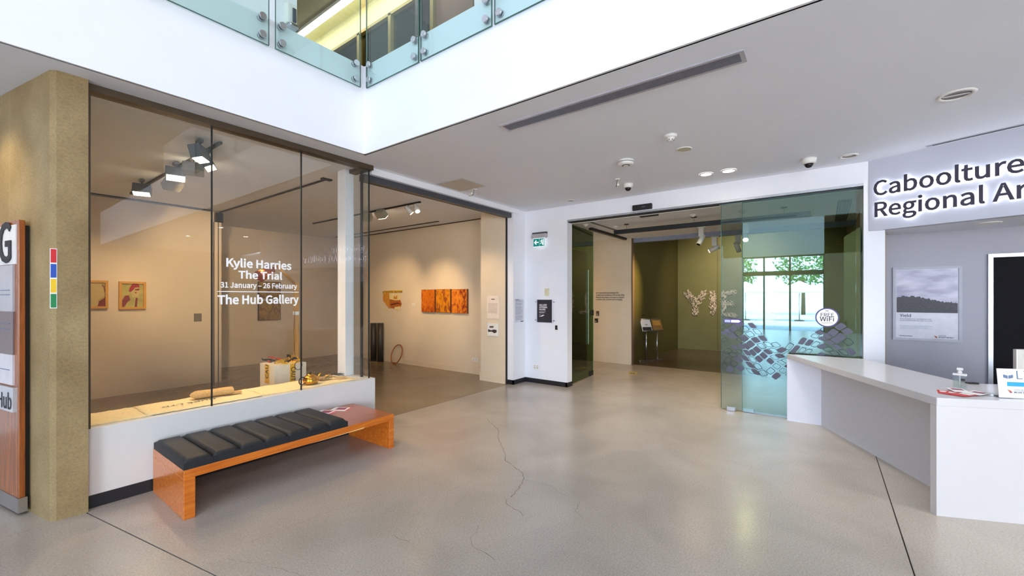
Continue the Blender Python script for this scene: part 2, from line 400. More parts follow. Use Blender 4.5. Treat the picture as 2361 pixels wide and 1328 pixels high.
# door wall (x = 6.76)
DX = 6.76; DY0, DY1, DH = -.39, 3.77, 3.06
wall('wall_door_left', DX, 6.94, DY1, 4.70, 0, CE, WHITE, 'white wall between gallery opening and glass doors')
wall('wall_door_head', DX, 6.94, DY0, DY1, DH, CE, WHITE)
wall('wall_door_right', DX, 7.40, -.59, DY0, 0, CE, WHITE, 'white pillar behind the reception desk')
struct('baseboard_right', box(BM(), DX-.008, DX+.02, DY1-.006, 4.70, 0, .085), SKIRT, label='black skirting beside the glass doors')
struct('baseboard_jamb', box(BM(), DX-.008, 6.945, DY1-.008, DY1+.03, 0, .085), SKIRT)
struct('trim_door_track', box(BM(), 6.80, 6.90, DY0, DY1, DH-.045, DH), BLACK, label='black door track')
struct('trim_door_cover', box(BM(), 6.765, 6.80, DY0, DY1, DH-.03, DH), ALU)
struct('trim_door_light_strip', box(BM(), 6.905, 6.94, DY0, DY1, DH-.05, DH), WPLAS)
# fascia with sign and the recess behind
fd = Vector((-.381, -.925, 0)); fn = Vector((.925, -.381, 0)); FA = Vector((6.752, -.44, 0)); FROT = math.atan2(fd.y, fd.x)
fas = [FA, FA+fd*3.6, FA+fd*3.6+fn*.12, FA+fn*.12]
struct('wall_fascia', prism(BM(), [(p.x, p.y) for p in fas], 2.46, CE), mat('fascia_paint', srgb(196, 198, 210), .5, var=.01), label='white fascia over the reception desk')
struct('ceiling_recess', prism(BM(), [(FA.x+.02, FA.y), ((FA+fd*3.6+fn*.02).x, (FA+fd*3.6).y), (7.5, -3.8), (7.5, -.5)], 2.47, 2.6), CEILP, label='low soffit behind the sign')
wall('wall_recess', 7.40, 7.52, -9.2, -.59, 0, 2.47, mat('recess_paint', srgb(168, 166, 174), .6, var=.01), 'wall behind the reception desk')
wall('wall_recess_upper', 7.0, 7.52, -9.2, -3.8, 2.47, CE)
# ceilings / slab
sl = BM(); box(sl, 2.925, 6.95, -9.3, 4.33, CE, 4.33); box(sl, -11.2, 6.95, 4.33, 12, CE, 4.33)
struct('ceiling', sl, [CEILP], label='flat off-white lobby ceiling')
BULK = WHITE
struct('wall_bulkhead_left', box(BM(), -11.2, 2.925, 4.31, 4.34, CE, 4.34), BULK, label='white slab edge over the display window')
struct('wall_bulkhead_right', box(BM(), 2.905, 2.94, -9.3, 4.34, CE, 4.34), BULK, label='white slab edge over the lobby')
struct('trim_corner_bead', box(BM(), 2.898, 2.906, 4.302, 4.31, CE, 4.34), WHITE)
struct('trim_lintel', box(BM(), 3.26, 6.5, 4.68, 4.92, 3.235, CE), WHITE, label='white lintel over the gallery opening')
tr = struct('trim_partition_track', box(BM(), 3.2, 6.36, 4.74, 4.80, 3.15, 3.235), DGREY, label='grey partition track over the gallery opening')
mesh('track_slot', box(BM(), 3.2, 6.36, 4.80, 4.86, 3.155, 3.235), BLACK, tr)
struct('trim_partition_channel', box(BM(), 6.345, 6.40, 4.838, 4.872, 0, 3.2), BLACK, label='black vertical partition channel')
# foyer behind the doors
FC = 3.08
fol = BM(); box(fol, 6.94, 10.02, -3, 6.2, FC, 3.5)
struct('ceiling_foyer', fol, CEILP)
wall('wall_foyer_far', 9.94, 10.05, 3.76, 6.2, 0, FC, GALW, 'warm lit wall with the acknowledgement text')
wall('wall_foyer_left', 6.9, 10.0, 5.0, 5.14, 0, FC, GALW)
wall('wall_foyer_right', 7.0, 14.2, -.62, -.47, 0, 3.8, BROWNW)
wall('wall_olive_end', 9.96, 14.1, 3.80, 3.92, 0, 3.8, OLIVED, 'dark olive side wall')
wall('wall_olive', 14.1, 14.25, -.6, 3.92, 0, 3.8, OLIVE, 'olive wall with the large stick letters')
struct('trim_olive_joint', box(BM(), 14.096, 14.1, 2.62, 2.628, 0, 3.8), BLACK)
wall('wall_foyer_beam', 10.0, 10.14, -.5, 3.78, 2.98, 3.9, mat('beam_blue_grey', srgb(150, 156, 178), .5))
struct('trim_olive_corner', box(BM(), 9.93, 10.06, 3.735, 3.765, 0, FC), mat('brown_trim', srgb(104, 84, 66), .5))
struct('ceiling_olive', box(BM(), 10.1, 14.3, -.7, 4, 3.8, 3.9), CEILP)
# upper level
wall('wall_upper_left', -11.2, 2.76, 5.6, 5.75, 4.33, 9.0, WHITE, 'white upper wall behind the balustrade')
struct('ceiling_upper', box(BM(), 2.6, 4.6, -9.3, 12, 6.93, 9.1), mat('upper_ceiling', srgb(150, 138, 116), .7), label='upper walkway ceiling')
struct('ceiling_roof', box(BM(), -11.2, 2.6, -9.3, 12, 9.0, 9.2), CEILP)
wall('wall_upper_end', 2.7, 4.6, 11.5, 11.7, 4.33, 7, CREAM)
wall('wall_upper_side', 2.62, 2.76, 5.75, 11.6, 4.33, 7, WHITE)
wall('wall_upper_far', 4.5, 4.62, -9.3, 4.02, 4.33, 6.93, WHITE, 'white upper wall past the windows')
up = wall('wall_upper_windows', 4.5, 4.62, 4.02, 11.6, 6.47, 6.93, CREAM, 'cream band over the upper windows')
up2 = struct('window_2', box(BM(), 4.6, 4.66, 4.02, 11.6, 4.33, 6.47), mat('dark_room', srgb(52, 50, 44), .6), label='row of dark upper windows in gold frames')
TINT = glass_mat('tinted_glass', (.55, .55, .5, 1), 1.5)
ys = [4.02, 4.88, 5.92, 6.83, 7.9, 9.0, 10.2, 11.5]
for i in range(len(ys)-1):
    if i == 0: mesh('door_panel', box(BM(), 4.53, 4.56, ys[0]+.05, ys[1]-.05, 4.33, 6.42), mat('brown_door', srgb(116, 84, 62), .4), up2, label='brown door panel')
    else: mesh('pane', box(BM(), 4.53, 4.545, ys[i]+.02, ys[i+1]-.02, 4.35, 6.45), TINT, up2)
for y in ys[1:]: mesh('mullion', box(BM(), 4.47, 4.6, y-.035, y+.035, 4.33, 6.47), GOLDF, up2)
mesh('head_rail', box(BM(), 4.47, 4.6, 4.02, 11.5, 6.43, 6.48), GOLDF, up2)
mesh('black_post', box(BM(), 4.46, 4.53, 5.18, 5.25, 4.33, 6.47), BLACK, up2)
# outer walls
wall('wall_street_low_a', -11.2, -11, -1.4, 0, 0, 5.95, BROWNW)
wall('wall_street_low_b', -11.2, -11, 3.4, 4.6, 0, 5.95, WHITE)
wall('wall_street_far', -11.2, -11, 4.6, 12, 0, 9.1, WHITE)
wall('wall_street_band', -11.2, -11, -9.3, 4.6, 3.7, 5.95, WHITE)
wall('wall_street_top', -11.2, -11, -9.3, 4.6, 7.4, 9.1, WHITE)
wall('wall_street_corner', -11.2, -11, -9.3, -7.6, 0, 3.7, WHITE)
wall('wall_behind', -11.2, 7.5, -9.4, -9.2, 0, 9.1, mat('behind_paint', srgb(150, 146, 142), .7))
wall('wall_gallery_outer', -11.2, 15, 12, 12.2, 0, 9.1, WHITE)
wall('wall_left_lobby', -11.2, -.1, 7.7, 7.9, 0, CE, WHITE)
fr = struct('window_street', box(BM(), -11.12, -11.04, -.04, 3.44, 2.73, 2.95), DGREY, label='street entrance glazing')
for y in (0, 1.35, 2.45, 3.4): mesh('mullion', box(BM(), -11.12, -11.04, y-.04, y+.04, 0, 3.7), DGREY, fr)
mesh('head', box(BM(), -11.12, -11.04, 0, 3.4, 3.62, 3.7), DGREY, fr)
for a, b in ((.04, 1.31), (1.39, 2.41), (2.49, 3.36)):
    mesh('pane', box(BM(), -11.09, -11.08, a, b, 2.95, 3.62), CLEAR, fr); mesh('pane', box(BM(), -11.09, -11.08, a, b, .0, 2.73), CLEAR, fr)
fr = struct('window_street_added', box(BM(), -11.12, -11.04, -7.6, -1.4, 2.73, 2.9), DGREY)  # unseen glazing, added to let in more daylight at floor level
for y in (-7.6, -6.1, -4.5, -2.95, -1.4): mesh('mullion', box(BM(), -11.12, -11.04, y-.04, y+.04, 0, 3.7), DGREY, fr)
fr = struct('window_clerestory', box(BM(), -11.12, -11.04, -9.3, 4.6, 6.85, 6.95), DGREY)
for i in range(9): mesh('mullion', box(BM(), -11.12, -11.04, -9.3+i*1.73-.03, -9.3+i*1.73+.03, 5.95, 7.4), DGREY, fr)
# outdoors, seen as reflections in the door glass
struct('ground', box(BM(), -70, -11.2, -40, 40, -.3, -.03), mat('paving', srgb(206, 204, 200), .7, var=.06, scale=1.5), label='pale plaza paving')
wall('wall_opposite_building', -62, -60, -30, 20, -.03, 9, mat('far_building', srgb(214, 220, 228), .7, var=.05, scale=.4), 'pale building across the plaza')
LEAF = mat('tree_leaves', srgb(74, 116, 52), .7, var=.5, scale=5); BARK = mat('bark', srgb(92, 76, 58), .9)
for i, (x, y, h, lb) in enumerate(((-33, 7.4, 6.5, 'green tree across the plaza, reflected by the WiFi sticker'), (-35, 1.6, 7, 'green tree beyond the parasols, reflected mid-glass'))):
    t = thing('tree', lb, 'tree', (x, y, -.03), group='plaza trees')
    mesh('trunk', cyl(BM(), (0, 0, 0), (0, 0, h*.5), .18, .12), BARK, t)
    bm = BM(); random.seed(i+3)
    for k in range(900):
        a = random.uniform(0, 2*PI); u = random.uniform(-1, 1); rr = random.uniform(.6, 1)*h*.36
        c = Vector((math.cos(a)*math.sqrt(1-u*u)*rr, math.sin(a)*math.sqrt(1-u*u)*rr, h*.66+u*rr*.8)); s = .2
        q = [c+Vector([random.uniform(-s, s) for _ in range(3)]) for _ in range(4)]
        try: bm.faces.new([bm.verts.new(v) for v in q])
        except Exception: pass
    f = mesh('foliage', bm, LEAF, t); f['kind'] = 'stuff'
CANV = mat('parasol_canvas', srgb(238, 240, 242), .8)
for x, y, lb in ((-21, 4.6, 'white plaza parasol at the north end of the row'), (-22, 1.4, 'white plaza parasol at the south end of the row')):
    t = thing('parasol', lb, 'parasol', (x, y, -.03), group='white plaza parasols')
    mesh('pole', cyl(BM(), (0, 0, 0), (0, 0, 2.7), .03), ALU, t)
    mesh('canopy', lathe(BM(), [(1.6, 2.0), (1.6, 2.04), (.8, 2.42), (.05, 2.8)], seg=8), CANV, t)
    mesh('base', lathe(BM(), [(.3, 0), (.3, .06), (.05, .1)]), DGREY, t)

# ------------------------------------------------------------------ display window
YG = 4.645
win = struct('window_1', box(BM(), .645, 3.235, 4.60, 4.72, CE-.055, CE), BRONZE, label='frameless display window with three glass panes')
mesh('frame_jamb', box(BM(), .645, .668, 4.60, 4.74, .62, CE-.055), BRONZE, win)
xs = [.668, 1.49, 2.335, 3.185]
for i in range(3):
    mesh('pane', box(BM(), xs[i]+.004, xs[i+1]-.004, YG-.006, YG+.006, .622, CE-.055), CLEAR, win)
for x in xs[1:3]: mesh('silicone_joint', box(BM(), x-.0055, x+.0055, YG-.008, YG+.008, .622, CE-.055), BLACK, win)
SX = 3.195
mesh('side_pane', box(BM(), SX-.006, SX+.006, YG-.006, 4.775, .622, CE-.05), CLEAR, win)
mesh('side_pane', box(BM(), SX-.006, SX+.006, 4.80, 5.0, .622, CE-.05), CLEAR, win)
mesh('glass_edge', box(BM(), SX-.007, SX+.008, YG-.008, YG+.004, .622, CE-.05), mat('dark_seal', srgb(24, 34, 32), .3), win, label='dark corner seal')
mesh('corner_channel', box(BM(), SX-.02, SX+.004, 4.772, 4.80, .622, CE-.05), BLACK, win, label='black vertical channel')
mesh('end_post', box(BM(), 3.09, 3.21, 5.0, 5.18, .622, CE), WHITE, win, label='white end post')
mesh('frame_side', box(BM(), SX-.05, SX+.05, YG, 5.0, CE-.05, CE), BRONZE, win)
# vinyl lettering on the middle pane
VIN = mat('white_vinyl', srgb(250, 250, 250), .5, emit=0)
let = bpy.data.objects.new('window_lettering', None); link(let, win); let.location = (0, YG-.008, 0)
def vinyl(body, pxl, pxr, pyb, bold=.02, h=None):
    a, b = on_y(pxl, pyb, YG), on_y(pxr, pyb, YG)
    me = text_geo(body, .1, bold=bold, ext=.0004, width=b.x-a.x)
    if h:
        zs = [v.co.z for v in me.vertices]; top = max(zs)
        for v in me.vertices: v.co.z *= h/top
    x0 = min(v.co.x for v in me.vertices); me.materials.clear()
    o = mesh('letter_line', me, VIN, let); o.location = (a.x-x0, 0, on_y((pxl+pxr)/2, pyb, YG).z); return o
vinyl('Kylie Harries', 521, 671, 618, .06, .088)
vinyl('The Trial', 549, 650, 643, .06, .080)
vinyl('31 January \u2013 26 February', 507, 684, 664, .045, .056)
a, b = on_y(500, 672, YG), on_y(688, 674, YG)
mesh('letter_rule', box(BM(), a.x, b.x, -.0004, .0004, a.z-.004, a.z+.004), VIN, let)
vinyl('The Hub Gallery', 501, 688, 700, .06, .092)

# ------------------------------------------------------------------ glass doors
dr = struct('door_1', box(BM(), 6.82, 6.88, .95, 1.25, DH-.05, DH-.02), ALU, label='right hand sliding glass doors')
XS, XF = 6.80, 6.86
mesh('sliding_leaf', box(BM(), XS-.006, XS+.006, -.32, 1.215, .02, DH-.045), DOORG, dr, label='clear sliding glass leaf')
mesh('fixed_pane', box(BM(), XF-.006, XF+.006, DY0, .95, .02, DH-.045), DOORG, dr, label='fixed glass pane')
mesh('leaf_edge', box(BM(), XS-.007, XS+.007, 1.215, 1.221, .02, DH-.045), GEDGE, dr)
mesh('leaf_edge', box(BM(), XF-.007, XF+.007, .95, .956, .02, DH-.045), GEDGE, dr)
mesh('floor_guide', box(BM(), XS-.03, XS+.03, 1.03, 1.14, 0, .055, .004), STEEL, dr)
mesh('floor_guide', box(BM(), XF-.03, XF+.04, .80, .94, 0, .055, .004), STEEL, dr)
mesh('floor_rail', box(BM(), XF-.02, XF+.02, DY0, .80, 0, .02), ALU, dr)
# stickers on the sliding leaf
XD = XS-.0075
PURP = mat('sticker_purple', srgb(82, 82, 96), .5); OUTL = mat('sticker_outline', srgb(34, 56, 62), .5)
bmf, bmo = BM(), BM(); random.seed(21)
def rr(c, e1, e2, k):
    P = []
    for (u, v) in ((1, .7), (.7, 1), (-.7, 1), (-1, .7), (-1, -.7), (-.7, -1), (.7, -1), (1, -.7)):
        P.append(c+e1*(u*k)+e2*(v*k))
    return P
def pat(i, j):
    u = (i+j)*.072; v = (i-j)*.054
    z = .87 + v + .085*math.sin(u*5.2+.6) + .03*math.sin(u*11+v*9)
    y = 1.26 - u - .02*math.sin(v*14+u*5)
    return Vector((XD, y, z)), v, u
for i in range(-12, 36):
    for j in range(-12, 36):
        c, v, u = pat(i, j)
        if not (-.27 < c.y < 1.20) or abs(v) > .30+.05*math.sin(u*6): continue
        if random.random() < .05+.9*max(0, (abs(v)-.24)*4): continue
        e1 = (pat(i+1, j)[0]-c)*.5; e2 = (pat(i, j+1)[0]-c)*.5
        if random.random() < .5:
            P = [bmf.verts.new(p) for p in rr(c, e1, e2, .84)]; bmf.faces.new(P)
        else:
            A = [bmo.verts.new(p) for p in rr(c, e1, e2, .86)]; B = [bmo.verts.new(p) for p in rr(c, e1, e2, .74)]
            for k in range(8): bmo.faces.new([A[k], A[(k+1) % 8], B[(k+1) % 8], B[k]])
def thick(bm):
    r = bmesh.ops.extrude_face_region(bm, geom=bm.faces[:]); 
    for g_ in r['geom']:
        if isinstance(g_, bmesh.types.BMVert): g_.co.x -= .0006
    bmesh.ops.recalc_face_normals(bm, faces=bm.faces)
    return bm
o = mesh('sticker_pattern', thick(bmf), PURP, dr, label='band of filled purple-grey diamonds'); o['kind'] = 'stuff'
o = mesh('sticker_pattern', thick(bmo), OUTL, dr, label='band of outlined diamonds'); o['kind'] = 'stuff'
c = on_x(1907, 732, XD)
wf = tag(mesh('wifi_sticker', cyl(BM(), (0, 0, 0), (0, -.0012, 0), .126, seg=40), mat('sticker_navy', srgb(62, 58, 108), .4), loc=(c.x, c.y, c.z), rot=WX),
    'round white FREE WiFi sticker with navy rim on the glass door', 'sticker')
mesh('face', cyl(BM(), (0, -.0012, 0), (0, -.0024, 0), .110, seg=40), INKW, wf)
text('wording', 'FREE', .062, INK, wf, 0, -.003, .012, align='CENTER', bold=.01)
text('wording', 'WiFi', .078, INK, wf, 0, -.003, -.048, align='CENTER', bold=.025)
mesh('underline', box(BM(), -.06, .06, -.0032, -.0024, -.072, -.068), INK, wf)
bm = BM()
for r_ in (.012, .022, .032):
    pts = [(r_*math.cos(t), r_*math.sin(t)) for t in [PI*.25+PI*.5*k/8 for k in range(9)]]
    q = pts+[(x*.8, y*.8) for x, y in reversed(pts)]
    slabxz(bm, [(x, y+.062) for x, y in q], -.0032, -.0024)
mesh('wifi_symbol', bm, mat('sticker_grey', srgb(120, 118, 140), .5), wf)
a, b = on_x(1669, 735, XD), on_x(1709, 746, XD)
ar = tag(mesh('arrow_sticker', slabxz(BM(), [(0, 0), (a.y-b.y, 0), (a.y-b.y+.0, a.z-b.z), (0, a.z-b.z)], 0, -.001), mat('sticker_purple2', srgb(74, 50, 130), .4), loc=(XD, a.y, b.z), rot=WX),
    'purple framed arrow sticker near the edge of the glass door', 'sticker')
w_, h_ = a.y-b.y, a.z-b.z
mesh('arrow', slabxz(BM(), [(w_*.42, h_*.2), (w_*.86, h_*.2), (w_*.97, h_*.5), (w_*.86, h_*.8), (w_*.42, h_*.8)], -.001, -.002), INKW, ar)
mesh('square', slabxz(BM(), [(w_*.05, h_*.2), (w_*.38, h_*.2), (w_*.38, h_*.8), (w_*.05, h_*.8)], -.001, -.002), mat('sticker_blue', srgb(170, 180, 226), .4), ar)
# pivoted dark green leaf on the left side
gd = tag(mesh('glass_door', box(BM(), 0, 1.12, -.006, .006, .03, DH-.05), GREENG, loc=(6.93, 3.79, 0), rot=math.radians(4.5)),
    'dark green glass leaf folded open at the hinge side of the doorway', 'door')
mesh('leaf_edge', box(BM(), 1.12, 1.128, -.007, .007, .03, DH-.05), mat('pale_green_edge', srgb(150, 190, 160), .2), gd)
mesh('lock_patch', box(BM(), 1.0, 1.12, -.02, .02, 1.27, 1.38, .004), BLACK, gd)
mesh('bottom_patch', box(BM(), .94, 1.10, -.02, .02, .03, .13, .004), BLACK, gd)
mesh('pull_strip', box(BM(), .80, .815, -.03, -.02, .7, 2.2), PALEG, gd)
struct('wall_foyer_green', box(BM(), 6.95, 8.06, 4.02, 4.1, .12, 2.6), mat('dark_green_panel', srgb(44, 66, 34), .4), label='added dark green panel that darkens the folded glass leaf')  # panel added to make the glass leaf in front look dark
pg = tag(mesh('glass_door', box(BM(), 0, 1.05, -.006, .006, .03, 2.55), PALEG, loc=(6.98, -.37, 0), rot=math.radians(7)),
    'pale green frosted glass leaf at the desk end of the doorway', 'door')
mesh('handle', cyl(BM(), (.8, .03, .9), (.8, .03, 1.3), .012), mat('brass', srgb(200, 160, 60), .3, metal=1), pg)

# door sensors
p = on_x(1482, 478, DX)
s = tag(mesh('door_sensor', box(BM(), -.16, .16, -.05, 0, -.045, .045, .012), BLACK, loc=(DX, p.y, p.z), rot=WX), 'black motion sensor above the glass doorway', 'sensor')
mesh('lens', box(BM(), .0, .06, -.054, -.05, -.01, .01), mat('sensor_lens', srgb(90, 90, 96), .2), s)
p = on_x(1497, 497, 7.0)
s = tag(mesh('door_sensor', box(BM(), -.15, .15, -.04, .03, -.04, .04, .008), BLACK, loc=(6.99, p.y, FC-.045), rot=WX), 'black motion sensor inside the foyer, lower of the pair', 'sensor')
mesh('lens', box(BM(), .02, .12, -.045, -.04, -.02, .01), DGREY, s)

# ------------------------------------------------------------------ balustrades
def balustrade(panels, axis, label):
    t = thing('glass_balustrade', label, 'balustrade', (2.885, 4.27, 4.06))
    for a, b in panels:
        if axis == 'x':
            P = mesh('glass_panel', box(BM(), a-2.885, b-2.885, -.007, .007, 0, 1.25), BALG, t)
            E = box(BM(), a-2.885, b-2.885, -.0075, .0075, -.004, 0)
            for e in (a, b): box(E, e-2.885-.002, e-2.885+.002, -.0075, .0075, 0, 1.25)
            mesh('glass_edge', E, GEDGE, P)
            for q in (a+.06, b-.06):
                for z in (.075, .245):
                    bm = BM(); cyl(bm, (q-2.885, -.03, z), (q-2.885, -.012, z), .032, seg=24); cyl(bm, (q-2.885, -.012, z), (q-2.885, -.006, z), .026); cyl(bm, (q-2.885, .006, z), (q-2.885, .04, z), .03)
                    mesh('standoff_bolt', bm, STEEL, t)
        else:
            P = mesh('glass_panel', box(BM(), -.007, .007, a-4.27, b-4.27, 0, 1.25), BALG, t)
            E = box(BM(), -.0075, .0075, a-4.27, b-4.27, -.004, 0)
            for e in (a, b): box(E, -.0075, .0075, e-4.27-.002, e-4.27+.002, 0, 1.25)
            mesh('glass_edge', E, GEDGE, P)
            for q in (a+.06, b-.06):
                for z in (.075, .245):
                    bm = BM(); cyl(bm, (-.03, q-4.27, z), (-.012, q-4.27, z), .032, seg=24); cyl(bm, (-.012, q-4.27, z), (-.006, q-4.27, z), .026); cyl(bm, (.006, q-4.27, z), (.02, q-4.27, z), .03)
                    mesh('standoff_bolt', bm, STEEL, t)
    return t
balustrade([(1.897, 2.827), (.90, 1.837), (-.10, .84), (-1.1, -.16)], 'x', 'glass balustrade on the slab edge over the display window')
balustrade([(3.34, 4.235), (2.37, 3.306), (1.40, 2.336), (.43, 1.366), (-.54, .396)], 'y', 'glass balustrade on the slab edge over the air grille')
# light strip and dispenser upstairs
ls = tag(mesh('light_strip', box(BM(), 0, .13, -3.4, 3.4, -.06, 0), WPLAS, loc=(4.13, 7.6, 6.93)), 'long fluorescent strip on the upper walkway ceiling', 'light')
mesh('diffuser', box(BM(), .01, .12, -3.38, 3.38, -.075, -.055), emis('strip_glow', (1, .95, .82, 1), 9), ls)
mesh('cove_board', box(BM(), .13, .37, -4, 3.8, -.03, 0), CREAM, ls)
p = on_y(664, 40, 5.6)
d_ = thing('hand_sanitiser_dispenser', 'white wall dispenser with chrome drip tray on the upper white wall', 'dispenser', (p.x, 5.6, p.z))
mesh('body', box(BM(), -.065, .065, -.11, 0, -.13, .14, .02), WPLAS, d_)
mesh('cover', box(BM(), .0, .05, -.13, -.11, -.10, .08, .008), mat('smoke_plastic', srgb(70, 78, 90), .2), d_)
mesh('tray', box(BM(), -.05, .08, -.16, -.01, -.19, -.13, .02), mat('chrome', srgb(190, 190, 195), .12, metal=1), d_)

# ------------------------------------------------------------------ bench
bn = thing('bench', 'orange wooden bench with a black ribbed leather cushion under the display window', 'bench', (1.04, 3.79, 0))
BL, BD, BH = 1.885, .775, .367
bm = BM(); box(bm, 0, BL, 0, BD, BH-.064, BH, .003, 1); mesh('top_board', bm, [BENCHW, BENCHT], bn)
me = bn.children[0].data if bn.children else None
tb = [o for o in COL.objects if o.name.startswith('top_board')][0]
for f in tb.data.polygons:
    if f.normal.z > .9: f.material_index = 1
mesh('leg', box(BM(), 0, .072, 0, BD, 0, BH-.064, .003, 1), BENCHW, bn); mesh('leg', box(BM(), BL-.06, BL, 0, BD, 0, BH-.064, .003, 1), BENCHW, bn)
mesh('chipped_edge', slabxz(BM(), [(.95, BH-.0645), (1.5, BH-.0645), (1.52, BH-.052), (1.38, BH-.056), (1.2, BH-.060)], -.0012, .001), mat('splintered_wood', srgb(232, 186, 120), .6), bn, label='pale splintered strip along the lower edge')
LEA = mat('black_leather', srgb(36, 38, 42), .55, spec=.3, var=.1, scale=60, bump=.12)
CL = 1.335; n7 = 7; w7 = CL/n7
cush = bpy.data.objects.new('cushion', None); link(cush, bn); cush.location = (.0, .0, BH)
for i in range(n7):
    bm = BM(); x0, x1 = i*w7+.001, (i+1)*w7-.001
    NX, NY = 8, 16; vs = []
    for sgn in (0, 1):
        grid = []
        for a in range(NX+1):
            row = []
            for b_ in range(NY+1):
                u, v = a/NX, b_/NY
                ex = min(u, 1-u)/.15; ey = min(v, 1-v)/.07
                fx = 1-(1-min(1, ex))**2.2; fy = 1-(1-min(1, ey))**2.2
                if i == 0 and u < .5: fx = 1-(1-min(1, ex))**3.2
                if i == n7-1 and u > .5: fx = 1-(1-min(1, ex))**3.2
                z = .056+.020*fx*fy-.006*(1-fx) if sgn else 0
                yy = v*(BD-.02)+.006
                if sgn and (b_ == 0): yy += .003
                row.append(bm.verts.new((x0+(x1-x0)*u, yy, z)))
            grid.append(row)
        vs.append(grid)
    B0, T0 = vs
    for a in range(NX):
        for b_ in range(NY):
            f = bm.faces.new([T0[a][b_], T0[a+1][b_], T0[a+1][b_+1], T0[a][b_+1]]); f.smooth = True
            bm.faces.new([B0[a][b_], B0[a][b_+1], B0[a+1][b_+1], B0[a+1][b_]])
    for a in range(NX):
        bm.faces.new([B0[a][0], B0[a+1][0], T0[a+1][0], T0[a][0]]); bm.faces.new([B0[a+1][NY], B0[a][NY], T0[a][NY], T0[a+1][NY]])
    for b_ in range(NY):
        bm.faces.new([B0[0][b_+1], B0[0][b_], T0[0][b_], T0[0][b_+1]]); bm.faces.new([B0[NX][b_], B0[NX][b_+1], T0[NX][b_+1], T0[NX][b_]])
    mesh('cushion_rib', bm, LEA, cush)
# magazines on the bench
PINK = mat('pink_print', srgb(214, 70, 78), .5); MAG = mat('magenta_print', srgb(150, 50, 90), .5)
def magazine(px, py, rot, lb, z=BH, mainm=PAPER, band=PINK):
    c = on_z(px, py, z)
    t = tag(mesh('magazine', box(BM(), -.075, .075, -.105, .105, 0, .004), mainm, loc=(c.x, c.y, z+.0008), rot=rot), lb, 'magazine')
    mesh('print_block', box(BM(), -.03, .055, -.05, .06, .004, .0047), MAG, t)
    mesh('print_band', box(BM(), -.073, .073, -.103, -.075, .004, .0046), band, t)
    return t
magazine(752, 951, .45, 'white magazine half under the bench cushion end')
magazine(787, 944, .55, 'pink edged white magazine on the bare bench top')

# ------------------------------------------------------------------ reception desk
DW = mat('desk_white', srgb(200, 197, 196), .22, spec=.5, var=.01); DPAN = mat('desk_panel_grey', srgb(214, 214, 220), .5, var=.02, scale=30)
T0, T1 = Vector((6.70, .40, 0)), Vector((4.455, -.68, 0)); e2 = Vector((.397, -.918, 0)); nn = Vector((.918, .397, 0))
T2 = T1+e2*2.3; T3 = T2+nn*.70; T4 = Vector((5.37, -1.0, 0)); T5 = Vector((6.735, -.385, 0))
dk = thing('reception_desk', 'white L-shaped reception desk with waterfall end and recessed grey front', 'desk', (T1.x, T1.y, 0))
def loc2(*ps): return [(p.x-T1.x, p.y-T1.y) for p in ps]
mesh('countertop', prism(BM(), loc2(T0, T1, T2, T3, T4, T5), .83, .89, .003), DW, dk)
ax = (T0-T1).normalized()
mesh('waterfall_panel', prism(BM(), loc2(T1, T2, T2+nn*.06, T1+ax*.06), 0, .83), DW, dk)
mesh('end_panel', prism(BM(), loc2(T0, T0+Vector((.035, 0, 0)), Vector((6.735, -.385, 0)), Vector((6.70, -.385, 0))), 0, .83), mat('desk_end', srgb(230, 230, 238), .4, var=.01), dk)
R0 = Vector((6.70, .03, 0)); R1 = R0 - ax*2.15
nb = Vector((-ax.y, ax.x, 0)); nb = nb if nb.dot(Vector((0, -1, 0))) > 0 else -nb
mesh('recessed_front', prism(BM(), loc2(R0, R1, R1+nb*.03, R0+nb*.03), 0, .83), DPAN, dk, label='recessed grey front panel')
# things on the desk
DZ = .89
rd = mat('red_leaflet', srgb(206, 60, 58), .5)
lf = [(2182, 905, .3, rd, 'red leaflet at the far tip of the fan on the desk'), (2200, 908, .05, rd, 'red leaflet second in the fan on the desk'),
      (2222, 911, -.25, rd, 'red leaflet nearest the desk edge below the bottle'), (2238, 906, -.5, PAPER, 'white leaflet behind the red ones on the desk'),
      (2252, 909, -.15, PAPER, 'white leaflet at the near end of the fan beside the desk sign'), (2210, 903, .5, PAPER, 'white leaflet directly under the pump bottle front')]
for i, (px, py, r_, m_, lb) in enumerate(lf):
    c = on_z(px, py, DZ); th = .0012
    t = tag(mesh('leaflet', box(BM(), -.05, .05, -.09, .09, 0, th), m_, loc=(c.x, c.y, DZ+.0008+i*.0022), rot=r_+FROT), lb, 'leaflet', 'fanned leaflets on the desk')
    mesh('print_block', box(BM(), -.035, .035, .0, .06, th, th+.0004), MAG if m_ is PAPER else PAPER, t)
c = on_z(2213, 896, DZ)
bt = thing('pump_bottle', 'clear square bottle of hand sanitiser with white pump on the desk', 'bottle', (c.x, c.y, DZ+.002), FROT+.2)
BG = glass_mat('bottle_plastic', (.93, .95, .94, 1), 1.45)
mesh('body', box(BM(), -.042, .042, -.025, .025, .0, .112, .008), BG, bt)
mesh('gel', box(BM(), -.037, .037, -.02, .02, .004, .062, .006), glass_mat('gel', (.88, .93, .9, 1), 1.33), bt)
mesh('collar', box(BM(), -.042, .042, -.025, .025, .108, .122, .004), WPLAS, bt)
mesh('dip_tube', cyl(BM(), (0, 0, .01), (0, 0, .12), .004), WPLAS, bt)
pm = BM(); cyl(pm, (0, 0, .122), (0, 0, .143), .015, .013); cyl(pm, (0, 0, .143), (0, 0, .15), .009); box(pm, -.018, .02, -.013, .013, .15, .170, .005)
mesh('pump', pm, WPLAS, bt)
mesh('label_mark', box(BM(), .006, .03, -.0265, -.0255, .066, .086), INK, bt)
c = on_z(2306, 918, DZ); er = math.atan2(e2.y, e2.x)
